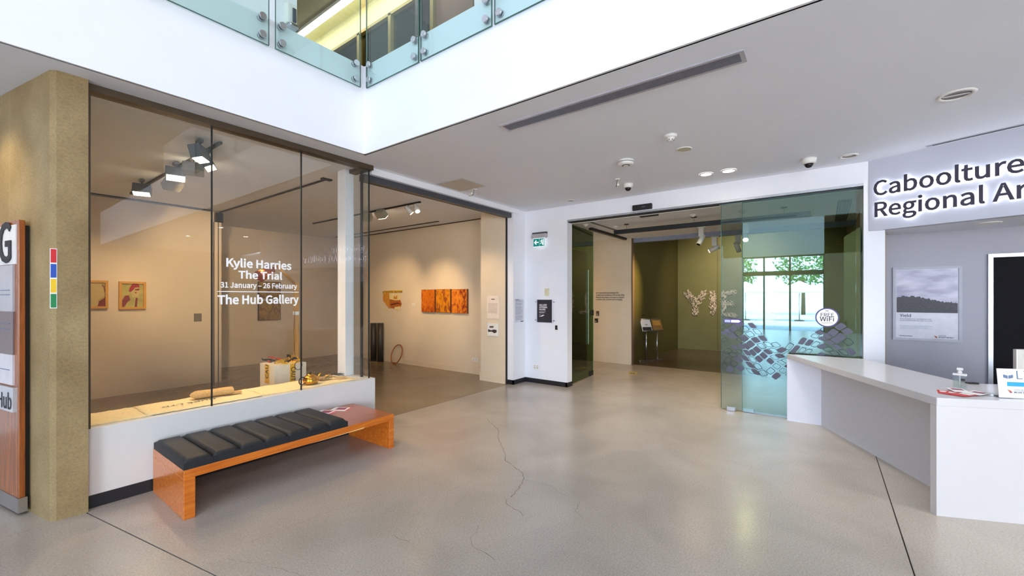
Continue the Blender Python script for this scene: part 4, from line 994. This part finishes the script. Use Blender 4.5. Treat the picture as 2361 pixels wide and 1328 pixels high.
mesh('painted_coat', slabxz(BM(), S([(.11, .07), (.2, .09), (.3, .24), (.42, .34), (.36, .50), (.22, .49), (.11, .3)]), -.032, -.03), MAR, t)
mesh('painted_collar', slabxz(BM(), S([(.58, .07), (.66, .07), (.69, .4), (.62, .42)]), -.032, -.03), MAR, t)
mesh('painted_face', slabxz(BM(), S([(.5, .42), (.72, .5), (.78, .62), (.76, .78), (.55, .82), (.45, .62)]), -.032, -.03), SKN, t)
mesh('painted_beret', slabxz(BM(), S([(.36, .66), (.4, .8), (.5, .93), (.64, .95), (.75, .88), (.76, .8), (.6, .79), (.5, .68), (.42, .62)]), -.034, -.032), mat('beret_red', srgb(158, 30, 36), .6), t)
mesh('painted_glasses', slabxz(BM(), S([(.58, .73), (.76, .75), (.75, .69), (.6, .68)]), -.034, -.032), MAR, t); mesh('painted_mouth', slabxz(BM(), S([(.58, .62), (.65, .63), (.62, .56)]), -.034, -.032), MAR, t)
t, w_, h_ = frame(186, 248, 646, 711, 'gold framed pale portrait half hidden by the column')
mesh('painted_head', slabxz(BM(), S([(.15, .08), (.6, .08), (.62, .3), (.85, .42), (.86, .7), (.78, .88), (.55, .93), (.3, .9), (.15, .6)]), -.032, -.03), SKN, t)
mesh('painted_hair', slabxz(BM(), S([(.78, .86), (.86, .8), (.9, .6), (.86, .58), (.84, .74), (.76, .84)]), -.034, -.032), mat('hair_brown', srgb(120, 80, 50), .6), t)
mesh('painted_coat', slabxz(BM(), S([(.60, .07), (.93, .07), (.93, .48), (.84, .36), (.66, .26)]), -.034, -.032), MAR, t)
a = on_y(456, 732, GYP)
cd_ = tag(mesh('caption_card', box(BM(), -.055, .055, -.006, 0, -.07, .07), mat('card_grey', srgb(128, 118, 104), .6), loc=(a.x, GYP, a.z)), 'small grey card on the portrait wall near its end', 'label')
mesh('card_border', box(BM(), -.06, .06, -.004, 0, -.075, .075), DGREY, cd_)
# stacked golden canvases on the back wall
a, b = on_y(594, 649, 11.28), on_y(645, 737, 11.28); w_, h_ = b.x-a.x, a.z-b.z
gc = splat('gold_canvas', srgb(120, 92, 30), srgb(158, 124, 42), srgb(180, 146, 62), 3)
for z0, z1, lb in ((0, h_*.50, 'lower golden brown canvas on the back gallery wall'), (h_*.56, h_, 'upper golden brown canvas on the back gallery wall')):
    t = tag(mesh('canvas', box(BM(), 0, w_, -.05, 0, 0, z1-z0), mat('canvas_side', srgb(80, 44, 30), .7), loc=(a.x, 11.28, b.z+z0)), lb, 'painting', 'stacked golden canvases')
    mesh('painted_face', box(BM(), .01, w_-.01, -.054, -.05, .01, z1-z0-.01), gc, t)
# partition edge strips at the end of the portrait wall
pt = struct('trim_wall_end', box(BM(), 3.08, 3.13, 9.44, 9.56, 0, 3.1), GALW, label='grooved end of the movable gallery partition')
mesh('seal_strip', box(BM(), 3.055, 3.065, 9.43, 9.45, 0, 3.1), DGREY, pt); mesh('leaf_strip', box(BM(), 3.145, 3.19, 9.44, 9.6, 0, 3.1), GALW, pt)
mesh('seal_strip', box(BM(), 3.132, 3.143, 9.43, 9.55, 0, 3.1), DGREY, pt)
mesh('hanger', box(BM(), 3.10, 3.20, 9.38, 9.48, 3.1, 3.28), BLACK, pt)
rl = struct('trim_partition_rail', box(BM(), 3.175, 3.20, 5.67, 9.5, CE-.02, CE), BLACK, label='black partition rail in the gallery ceiling')
mesh('rail_end', box(BM(), 3.12, 3.26, 5.6, 5.67, CE-.02, CE), BLACK, rl)
struct('trim_ceiling_slot', box(BM(), 6.42, 6.46, 6.8, 10.9, CE-.012, CE), BLACK, label='black slot diffuser in the gallery ceiling')
struct('trim_ceiling_slot_portraits', box(BM(), .6, 3.0, 9.40, 9.43, CE-.012, CE), BLACK)
struct('trim_shadow_gap', box(BM(), 6.735, 6.75, 5.5, 11.2, CE-.02, CE), BRONZE)
# plinth with tape and wooden lamp
pl = thing('plinth', 'white plinth draped with yellow caution tape inside the gallery', 'plinth', (2.546, 5.76, 0))
PLW = mat('plinth_white', srgb(232, 224, 206), .5)
mesh('box', box(BM(), 0, .42, 0, .42, 0, .75), PLW, pl)
tp = mesh('tape_strip', box(BM(), .20, .27, -.003, 0, .35, .752), YEL, pl)
o = text('tape_wording', 'CAUTION', .075, INK, tp, .215, -.0036, .71, bold=.03); o.rotation_euler = (0, PI/2, 0)
tp = mesh('tape_strip', box(BM(), -.003, 0, .14, .27, .50, .752), YEL, pl)
o = text('tape_wording', 'CAU', .10, INK, tp, -.0036, .17, .56, bold=.03); o.rotation_euler = (0, -PI/2, -PI/2)
random.seed(11)
tg = thing('tape_tangle', 'heap of crumpled yellow and black caution tape on the plinth', 'tape', (2.756, 5.97, .75))
for k_ in range(16):
    bm = BM(); p = Vector((random.uniform(-.17, .15), random.uniform(-.18, .15), .014)); a_ = random.uniform(0, 6.28); prev = None
    for s in range(9):
        a_ += random.uniform(-.9, .9); q = p+Vector((math.cos(a_), math.sin(a_), 0))*.045; q.x = max(-.19, min(.19, q.x)); q.y = max(-.19, min(.19, q.y))
        q.z = max(.004, min(.07, p.z+random.uniform(-.02, .025)))
        n_ = Vector((0, 0, 1)) if s % 2 else Vector((-math.sin(a_), math.cos(a_), .6)).normalized()
        cur = (bm.verts.new(q+n_*.016), bm.verts.new(Vector((q.x, q.y, max(.002, (q-n_*.016).z)))))
        if prev: bm.faces.new([prev[0], prev[1], cur[1], cur[0]])
        prev = cur; p = q
    mesh('tape_loop', bm, (YEL, BLACK, YEL, mat('tape_red', srgb(196, 70, 40), .5))[k_ % 4], tg)
mesh('cable_loop', tube(BM(), [(.10+.05*math.sin(t), -.215-.0*t, -.03+.06*math.cos(t)) for t in [2*PI*i/20 for i in range(20)]], .004, closed=True), BLACK, tg)
lz = .75; c = on_z(676, 825, .75)
lmp = thing('timber_crane_lamp', 'tall timber post lamp with gabled arm and copper shade on the plinth', 'lamp', (2.93-.02, 5.93, lz), 0)
zt = CAM_H+(HY-652)/FPX*5.88-lz
mesh('post', box(BM(), -.025, .025, -.025, .025, 0, zt), RAWW, lmp)
apx = Vector((-.30, -.10, zt+.215)); tip = Vector((-.52, -.18, zt+.09))
mesh('arm', cyl(BM(), (0, 0, zt-.03), apx, .018, seg=6), RAWW, lmp); mesh('arm', cyl(BM(), apx, tip, .018, seg=6), RAWW, lmp)
COP = mat('copper', srgb(206, 112, 62), .28, metal=1)
bm = BM(); cyl(bm, apx+Vector((-.08, -.03, -.05)), tip+Vector((-.03, 0, -.03)), .055, .075, seg=14); mesh('copper_shade', bm, COP, lmp)
mesh('bracket', box(BM(), -.03, .03, -.03, .03, zt-.45, zt-.40), WPLAS, lmp)
mesh('cord', tube(BM(), [(-.03, -.03, zt-.4), (-.05, -.04, zt-.7), (-.035, -.03, .1)], .003), INK, lmp)
# sill objects
LIN = mat('linen', srgb(236, 216, 168), .9, var=.08, scale=50, bump=.2)
def cloth(x0, x1, y0, y1, z, lb, seed):
    random.seed(seed); bm = BM(); n = 24; m_ = 10; G = []
    for i in range(n+1):
        G.append([bm.verts.new((x0+(x1-x0)*i/n+(random.uniform(-.004, .004)), y0+(y1-y0)*j/m_+(random.uniform(-.005, .005) if j in (0, m_) else 0), z+.004+.003*math.sin(i*.9+j)+random.uniform(0, .002))) for j in range(m_+1)])
    fs = []
    for i in range(n):
        for j in range(m_): f = bm.faces.new([G[i][j], G[i+1][j], G[i+1][j+1], G[i][j+1]]); f.smooth = True; fs.append(f)
    rim = [G[i][0] for i in range(n+1)]+[G[n][j] for j in range(1, m_+1)]+[G[i][m_] for i in range(n-1, -1, -1)]+[G[0][j] for j in range(m_-1, 0, -1)]
    low = [bm.verts.new((v.co.x, v.co.y, z+.0008)) for v in rim]
    for i in range(len(rim)): bm.faces.new([rim[i], low[i], low[(i+1) % len(rim)], rim[(i+1) % len(rim)]])
    c_ = Vector(((x0+x1)/2, (y0+y1)/2, z))
    for v in bm.verts: v.co -= c_; 
    return tag(mesh('cloth', bm, LIN, loc=c_), lb, 'cloth', 'linen sheets on the display ledge')
cloth(.68, 1.06, 4.68, 5.17, .621, 'cream linen sheet on the ledge beside the column', 1)
c2 = cloth(1.03, 1.98, 4.68, 5.17, .625, 'cream linen sheet on the ledge under the rolled towel, with black lettering', 2)
cloth(1.95, 3.06, 4.68, 5.17, .621, 'cream linen sheet on the ledge under the kettle', 3)
o = text('stencil', 'DUKE LTD', .05, INK, c2, 0, 0, 0, bold=.02, width=.42); o.rotation_euler = (-PI/2, 0, PI); o.location = (.10, -.02, .0125)
a = on_z(490, 915, .63)
tw = thing('rolled_towel', 'beige folded towel roll lying on the linen ledge', 'towel', (a.x, a.y, .633), math.radians(-8))
bm = BM(); NS = 26; prof = []
for i in range(NS+1):
    u = i/NS; env = min(1, (u/.16))**.5 if u < .16 else 1
    R = .052*env*(1+.03*math.sin(u*9)); ring = []
    for k_ in range(18):
        t_ = 2*PI*k_/18; ring.append(bm.verts.new((-.19+.36*u, math.cos(t_)*R*1.35, .040*1+math.sin(t_)*R*.72)))
    prof.append(ring)
for A, B in zip(prof, prof[1:]):
    for k_ in range(18): f = bm.faces.new([A[k_], A[(k_+1) % 18], B[(k_+1) % 18], B[k_]]); f.smooth = True
bm.faces.new(prof[0]); bm.faces.new(list(reversed(prof[-1])))
TOW = mat('towel_terry', srgb(208, 168, 108), .95, var=.15, scale=80, bump=.5)
mesh('roll', bm, TOW, tw)
for k_, (r1, dz) in enumerate(((.046, 0), (.030, .0), (.015, 0))):
    mesh('fold_edge', tube(BM(), [(.172+.004*k_, math.cos(t)*r1*1.3, .04+math.sin(t)*r1*.68) for t in [.4+5.4*i/20 for i in range(21)]], .0035), mat('fold_pale', srgb(236, 214, 160), .9), tw)
mesh('loose_corner', box(BM(), .16, .25, -.05, .02, .012, .026, .005), TOW, tw)
c = on_z(720, 888, .62)
kt = thing('kettle', 'gold coloured kettle with black looped handle on the display ledge', 'kettle', (c.x, c.y+.04, .628), math.radians(10))
GOLD = mat('gold_metal', srgb(228, 164, 48), .22, metal=1)
mesh('body', lathe(BM(), [(.06, 0), (.078, .008), (.084, .04), (.080, .075), (.060, .098), (.045, .104)]), GOLD, kt)
mesh('lid', lathe(BM(), [(.048, .102), (.046, .110), (.030, .120), (.010, .124)]), GOLD, kt)
mesh('lid_knob', lathe(BM(), [(.008, .122), (.012, .132), (.009, .140), (.002, .142)]), BLACK, kt)
mesh('spout', tube(BM(), [(.07, 0, .045), (.105, 0, .06), (.125, 0, .09), (.142, 0, .108)], [.02, .014, .010, .009]), GOLD, kt)
mesh('handle', tube(BM(), [(-.075-.035+.04*math.cos(t), 0, .055+.043*math.sin(t)) for t in [.5+5.3*i/18 for i in range(19)]], .006), BLACK, kt)
# crumpled cloth, belt-like strap and dark book
c = on_z(752, 878, .62); random.seed(8)
IVC = mat('ivory_felt', srgb(214, 190, 140), .9)
t = thing('folded_cloth', 'crumpled ivory cloth beside the kettle on the ledge', 'cloth', (c.x, c.y+.03, .63))
bm = BM(); G = []
for i in range(15): G.append([bm.verts.new((-.08+.16*i/14, -.06+.12*j/10, .012+.022*abs(math.sin(i*.8+j*.5))+.008*math.sin(j*1.7))) for j in range(11)])
fs = []
for i in range(14):
    for j in range(10): f = bm.faces.new([G[i][j], G[i+1][j], G[i+1][j+1], G[i][j+1]]); f.smooth = True; fs.append(f)
bmesh.ops.solidify(bm, geom=fs, thickness=.006); mesh('crumple', bm, IVC, t)
mesh('trim_edge', tube(BM(), [(-.08, -.06+.012*j, .014) for j in range(11)], .005), mat('brown_edge', srgb(120, 70, 40), .8), t)
c = on_z(775, 876, .62); t = thing('strap', 'tan folded strap lying across the ledge cloth', 'strap', (c.x, c.y+.02, .632), -.5)
bm = BM(); pr = [(-.10, .05), (-.07, .056), (-.03, .03), (.02, .008), (.08, .006), (.13, .012)]; prev = None
for x_, z_ in pr:
    cur = [bm.verts.new((x_, y_, z_+dz)) for y_, dz in ((-.025, 0), (.025, 0), (.025, .005), (-.025, .005))]
    if prev:
        for k_ in range(4): bm.faces.new([prev[k_], prev[(k_+1) % 4], cur[(k_+1) % 4], cur[k_]])
    else: bm.faces.new(cur)
    prev = cur
bm.faces.new(list(reversed(prev))); bmesh.ops.recalc_face_normals(bm, faces=bm.faces); mesh('webbing', bm, mat('tan_web', srgb(190, 140, 84), .8), t)
mesh('buckle', box(BM(), -.115, -.085, -.03, .03, .046, .06, .003), GOLD, t)
c = on_z(788, 866, .62); t = tag(mesh('book', box(BM(), -.08, .08, -.055, .055, 0, .014, .002), PAPER, loc=(c.x-.02, min(c.y, 5.11), .6305), rot=.2), 'dark covered book at the pillar end of the ledge', 'book')
mesh('cover', box(BM(), -.083, .083, -.058, .058, .014, .018), BLACK, t)

# ------------------------------------------------------------------ track lights
WARM = (1, .70, .40); HOT = emis('lamp_hot', (1, .80, .52, 1), 14)
def spot_fix(t, at, aim, kind='flood', energy=60, size=1.3, body=DGREY, lamp=True, lit=True):
    at = Vector(at); d = (Vector(aim)-(t.location+at)).normalized()
    q = d.to_track_quat('Y', 'Z').to_matrix().to_4x4()
    h = bpy.data.objects.new('lamp_head', None)
    mesh_ = BM()
    if kind == 'flood':
        box(mesh_, -.10, .10, -.09, .05, -.055, .055, .006); g_ = box(BM(), -.088, .088, .05, .056, -.045, .045)
    else:
        cyl(mesh_, (0, -.10, 0), (0, .06, 0), .038, .045, seg=18); g_ = cyl(BM(), (0, .06, 0), (0, .064, 0), .036, seg=18)
    hd = mesh('lamp_head', mesh_, body, t); hd.matrix_local = Matrix.Translation(at) @ q
    mesh('lamp_face', g_, HOT if lit else DOME, hd)
    bm = BM(); cyl(bm, at, Vector((at.x, at.y, -.02)), .012); box(bm, at.x-.02, at.x+.02, at.y-.06, at.y+.06, -.045, -.01, .003); mesh('track_adapter', bm, body, t)
    if lamp: light('track_lamp', 'SPOT', t.location+at+d*.085, energy, WARM, aim=aim, spot_size=size, spot_blend=1.0, shadow_soft_size=.05)
def track(loc, length, lb, m_=BLACK):
    t = thing('track_light', lb, 'track light', loc); mesh('track', box(BM(), -.015, .015, 0, length, -.025, 0), m_, t); return t
t = track((1.75, 5.2, CE), 3.7, 'black ceiling track with rectangular floodlights behind the display window')
for px, py, aim, en in ((474, 350, (2.1, 4.9, .62), 40), (480, 378, (2.9, 5.0, .6), 40), (405, 404, (1.3, 4.9, .6), 48), (327, 440, (1.2, 6.6, 0), 60)):
    c = on_z(px, py, CE-.17); spot_fix(t, (c.x-1.75, max(.1, c.y-5.2), -.17), aim, energy=en*1.3, size=1.6)
for px, py, aim, en in ((396, 428, (1.2, 9.5, 1.45), 72), (446, 392, (3.75, 11.28, 1.4), 170)):
    c = on_z(px, py, CE-.17); spot_fix(t, (c.x-1.75, c.y-5.2, -.17), aim, body=mat('grey_fitting', srgb(150, 146, 130), .5), energy=en, size=.95)
t = track((4.92, 5.65, CE), 3.6, 'black ceiling track with spotlights facing the orange paintings')
for px, py, aim, lt, en in ((944, 486, (6.33, 5.15, 1.5), True, 52), (961, 482, (4.2, 3.4, -.2), True, 45), (880, 496, (6.75, 7.0, 1.35), False, 105), (846, 502, (6.75, 8.75, 1.4), False, 95)):
    c = on_z(px, py, CE-.12); spot_fix(t, (c.x-4.92, max(.05, c.y-5.65), -.12), aim, kind='spot' if lt else 'flood', energy=en, size=1.0, body=WPLAS if lt else mat('grey_fitting', srgb(150, 146, 130), .5))

# ------------------------------------------------------------------ foyer contents
c = on_x(1374, 680, 9.94)
aw = thing('wall_text', 'four lines of dark wall text in a pool of warm light', 'wall text', (9.94, c.y, 0), WX)
e_ = on_x(1440, 680, 9.94); tw_ = c.y-e_.y
for i, s in enumerate(('We respectfully acknowledge the', 'Traditional Custodians of the lands of the', 'Moreton Bay Region and pay our respects', 'to Elders past, present and emerging.')):
    z_ = on_x(1374, 677+i*5.0, 9.94).z
    text('wording', s, .05, INK, aw, 0, -.002, z_, width=tw_*(.8, 1.0, .99, .93)[i], bold=.02)
for px0, px1, py0, py1, lb, m_ in ((1375, 1381.5, 717, 728, 'bronze switch plate below the wall text', BRONZE), (1371.5, 1379, 734, 744, 'dark intercom plate below the bronze switch plate', BLACK)):
    a, b = on_x(px0, py0, 9.94), on_x(px1, py1, 9.94)
    t = tag(mesh('switch_plate', box(BM(), 0, a.y-b.y, -.015, 0, 0, a.z-b.z, .002), m_, loc=(9.94, a.y, b.z), rot=WX), lb, 'switch')
    mesh('button', box(BM(), .02, .045, -.02, -.015, .02, .05), ALU, t)
# suspended black bar
bar = thing('suspended_light_bar', 'long black bar suspended under the foyer ceiling', 'light bar', (7.95, .165, 2.9))
mesh('bar', box(BM(), -.03, .03, 0, 3.2, 0, .08), BLACK, bar)
for y in (.35, 1.7, 2.95):
    mesh('wire', cyl(BM(), (0, y, .08), (0, y, FC-2.9), .002), BLACK, bar); mesh('ceiling_cup', lathe(BM(), [(.045, FC-2.9-.012), (.05, FC-2.9)], c=(0, y, 0)), BLACK, bar)
def foyer_spot(px, py, z, aim, lb, lit):
    c = on_z(px, py, z) if z > 3 else on_x(px, py, 10.07); t = thing('spotlight', lb, 'spotlight', (c.x, c.y, z))
    mesh('mount', box(BM(), -.03, .03, -.08, .08, -.02, 0, .004), WPLAS, t); mesh('driver_box', box(BM(), -.025, .025, -.04, .06, -.20, -.02, .008), WPLAS, t)
    at = Vector((0, .02, -.27)); d = (Vector(aim)-(t.location+at)).normalized(); q = d.to_track_quat('Y', 'Z').to_matrix().to_4x4()
    h = mesh('lamp_head', cyl(BM(), (0, -.12, 0), (0, .10, 0), .05, seg=20), WPLAS, t); h.matrix_local = Matrix.Translation(at) @ q
    mesh('lamp_face', cyl(BM(), (0, .10, 0), (0, .104, 0), .042, seg=20), HOT if lit else DOME, h)
    if lit: light('spot_lamp', 'SPOT', t.location+at+d*.125, lit, (1, .72, .36), aim=aim, spot_size=1.0, spot_blend=1, shadow_soft_size=.04)
foyer_spot(1618, 523, FC, (8.0, 3.2, 0), 'white ceiling spotlight in the doorway, turned away and dark', 0)
foyer_spot(1648, 548, 2.98, (9.9, 4.35, 1.6), 'glowing amber spotlight seen through the open doorway', 210)
foyer_spot(1721, 513, FC, (6.2, .6, .0), 'white spotlight glowing behind the glass leaf', 24)
foyer_spot(1703, 546, 2.98, (12.0, 1.0, .5), 'small white spotlight behind the glass leaf, dark', 0)
light('foyer_wash', 'SPOT', (8.6, 2.0, 3.0), 90, WARM, rot=(0, 0, 0), spot_size=2.4, spot_blend=1, shadow_soft_size=.2)
light('olive_wash', 'SPOT', (11.8, 1.8, 3.6), 190, (1, .88, .66), aim=(14.1, 2.0, 1.2), spot_size=2.2, spot_blend=1, shadow_soft_size=.2)
for px, py, lb in ((1350, 517, 'small white dome fitting in the foyer ceiling near the green glass'), (1419, 521, 'white ceiling rose at the end of the black bar'), (1598, 494, 'white ceiling rose above the black bar')):
    c = on_z(px, py, FC); t = tag(mesh('ceiling_fitting', lathe(BM(), [(.012, -.05), (.045, -.022), (.055, -.008), (.055, 0)]), WPLAS, loc=(c.x, c.y, FC)), lb, 'ceiling fitting', 'foyer ceiling fittings')
struct('trim_foyer_track', box(BM(), 7.9, 9.8, 3.83, 3.90, FC-.05, FC), BLACK, label='black track on the foyer ceiling')
struct('trim_foyer_slot', box(BM(), 7.35, 9.0, 3.54, 3.60, FC-.008, FC), DGREY)
gl = tag(mesh('air_grille', box(BM(), 7.85, 9.96, -.33, -.16, FC-.01, FC), DGREY), 'grey air grille in the foyer ceiling near the frosted glass leaf', 'vent')
for i in range(5): mesh('vane', box(BM(), 7.9, 9.9, -.31+i*.03, -.30+i*.03, FC-.016, FC-.01), GV, gl)
# stands
def stand(px, py, lb, topm, lamp):
    c = on_z(px, py, 0); t = thing('brochure_stand', lb, 'stand', (c.x, c.y, 0), TH-PI/2+.15, 'pair of steel brochure stands')
    mesh('base', box(BM(), -.19, .19, -.04, .04, 0, .03, .01), STEEL, t); mesh('pole', cyl(BM(), (0, 0, .03), (0, 0, .82), .02), STEEL, t)
    h = mesh('tray', box(BM(), -.135, .135, -.008, .008, -.17, .17), topm, t); h.location = (0, .01, .93); h.rotation_euler = (-.5, 0, 0)
    mesh('top_lip', box(BM(), -.14, .14, -.02, .01, .15, .18), STEEL, h); mesh('bottom_lip', box(BM(), -.13, .13, -.04, .01, -.18, -.165), STEEL, h)
    if lamp:
        mesh('gooseneck', tube(BM(), [(-.05, 0, .16), (-.05, .03, .24), (-.03, 0, .28), (.0, -.05, .27)], .008), BLACK, h)
        mesh('leaflet_picture', box(BM(), -.12, .12, -.010, -.008, -.16, -.06), INK, h); mesh('leaflet_mark', lathe(BM(), [(.04, .0), (.04, .002)], seg=14), INK, h)
    else: mesh('leaflet_sheet', box(BM(), -.10, .10, -.010, -.008, -.02, .12), mat('leaflet_gold', srgb(206, 150, 72), .4), h)  # plain gold sheet on the brown tray
stand(1490, 833, 'steel brochure stand with a gooseneck lamp by the dark olive wall', PAPER, True)
stand(1515, 831, 'steel brochure stand with a golden sheet, nearer the large letters', mat('leaflet_brown', srgb(150, 112, 62), .4), False)
c = on_z(1459, 860, 0)
tag(mesh('floor_sticker', box(BM(), -.16, .16, -.09, .09, .0005, .002), mat('sticker_yellow', srgb(186, 172, 96), .5), loc=(c.x, c.y, 0), rot=.3), 'faded yellow sticker on the foyer floor', 'sticker')
mesh('sticker_mark', box(BM(), -.09, -.03, -.05, .05, .002, .0025), INK, [o for o in COL.objects if o.name == 'floor_sticker'][0])
# large letters built of sticks on the olive wall
OX = 14.1; STK = mat('stick_cream', srgb(236, 214, 196), .6); random.seed(14)
a0 = on_x(1580, 672, OX)
yl = thing('stick_letters', 'large word of branching cream sticks mounted on the olive wall', 'letters', (OX, a0.y, a0.z-.76), WX)
K = 13.2/968*1.0
def strokes(name, segs, wid, n):
    bm = BM()
    for (x0, z0, x1, z1) in segs:
        d = Vector((x1-x0, 0, z1-z0)); L_ = d.length; d.normalize(); s = Vector((d.z, 0, -d.x))
        for k_ in range(int(n*L_)):
            u = random.uniform(0, L_); v_ = random.uniform(-wid, wid); c_ = Vector((x0, -.02, z0))+d*u+s*v_
            ang = random.choice((-.7, .7, .5, -.5))*(1 if v_ > 0 else -1)+random.uniform(-.25, .25)
            t_ = d*math.cos(ang)+s*math.sin(ang); ln = random.uniform(.035, .07)
            tube(bm, [c_-t_*ln, c_+s*.006, c_+t_*ln], [.010, .008, .003], seg=4)
    mesh(name, bm, STK, yl)
strokes('letter', [(.02, .74, .30, .40), (.62, .74, .34, .40), (.32, .40, .32, .02)], .095, 120)
xo = a0.y-on_x(1639, 690, OX).y
strokes('letter', [(xo+.06, .74, xo+.06, .02)], .085, 130)
xo = a0.y-on_x(1664, 690, OX).y
strokes('letter', [(xo+.06, .74, xo+.06, .02), (xo+.1, .72, xo+.4, .72), (xo+.1, .38, xo+.35, .38), (xo+.1, .03, xo+.4, .03)], .06, 110)
xo += .62; strokes('letter', [(xo+.06, .74, xo+.06, .02), (xo+.1, .03, xo+.38, .03)], .06, 110)
xo += .58; strokes('letter', [(xo+.06, .74, xo+.06, .02), (xo+.1, .72, xo+.38, .52), (xo+.38, .52, xo+.38, .24), (xo+.38, .24, xo+.1, .04)], .06, 110)

# ------------------------------------------------------------------ totem and colour strip by the column
nrm = Vector((-.98, -.197, 0)); trot = math.atan2(-cd.y, -cd.x)      # local x runs towards the viewer's right (back along the face)
T_W = 1.1
org = p0+cd*.32+nrm*.03
tt = thing('directory_totem', 'wooden directory board with a large G plate standing on the concrete column side', 'sign board', (org.x, org.y, 0), trot)
# local x: towards right (near edge at 0), local y: into the column
TD = .036
mesh('backing_board', box(BM(), -T_W, 0, -TD, 0, .13, 2.235, .004), TOTW, tt); mesh('steel_base', box(BM(), -T_W, .002, -TD-.004, .01, .02, .13), STEEL, tt)
mesh('painted_gap_shade', box(BM(), -T_W, -.03, 0, .028, .05, 2.2), BLACK, tt)  # black fill painted in for the shade between board and column
yb = -TD
mesh('letter_plate', box(BM(), -T_W+.02, -.03, yb-.006, yb, 1.90, 2.20), mat('plate_white', srgb(218, 218, 220), .4), tt)
o = text('letter_g', 'G', .40, INK, tt, -.36, yb-.010, 1.925, bold=.035, ext=.003)
mesh('grey_panel', box(BM(), -T_W+.02, -.07, yb-.012, yb, 1.54, 1.895), mat('panel_grey', srgb(176, 174, 180), .4), tt)
mesh('plum_panel', box(BM(), -T_W+.02, -.07, yb-.010, yb, 1.21, 1.54), mat('panel_plum', srgb(112, 94, 96), .35), tt)
mesh('pale_panel', box(BM(), -T_W+.02, -.07, yb-.012, yb, .98, 1.21), mat('panel_pale', srgb(206, 200, 206), .4), tt)
mesh('hub_plate', box(BM(), -T_W+.02, -.03, yb-.02, yb, .78, .965), mat('hub_silver', srgb(196, 196, 202), .3, metal=.3), tt)
text('wording', 'The Hub', .15, INK, tt, -.60, yb-.022, .80, bold=.02, width=.54, height=.13)
bm = BM()
for z_ in (1.70, 1.665, 1.445, 1.40, 1.09): box(bm, -.55, -.12, yb-.0135, yb-.012, z_, z_+.006)
mesh('small_print', bm, SLATE, tt)
a = on_y(123, 573, 4.54); b = on_y(123, 711, 4.54)
cs = thing('colour_strip', 'vertical red blue yellow green strip with white edge on the column', 'strip', (a.x, 4.533, b.z), 0)
hh = a.z-b.z; mesh('white_edge', box(BM(), -.018, .018, -.0012, .0, 0, hh), INKW, cs)
for i, c_ in enumerate((srgb(24, 132, 74), srgb(238, 196, 30), srgb(38, 80, 178), srgb(204, 32, 40))):
    mesh('colour_block', box(BM(), -.0145, .0145, -.0024, -.0012, hh*i/4+.006, hh*(i+1)/4-.004), mat('strip_%s' % ('green', 'yellow', 'blue', 'red')[i], c_, .4), cs)
light('column_wash', 'SPOT', (-.40, 5.25, 3.22), 24, (1, .80, .42), aim=(.31, 5.3, 2.3), spot_size=1.3, spot_blend=1, shadow_soft_size=.08)
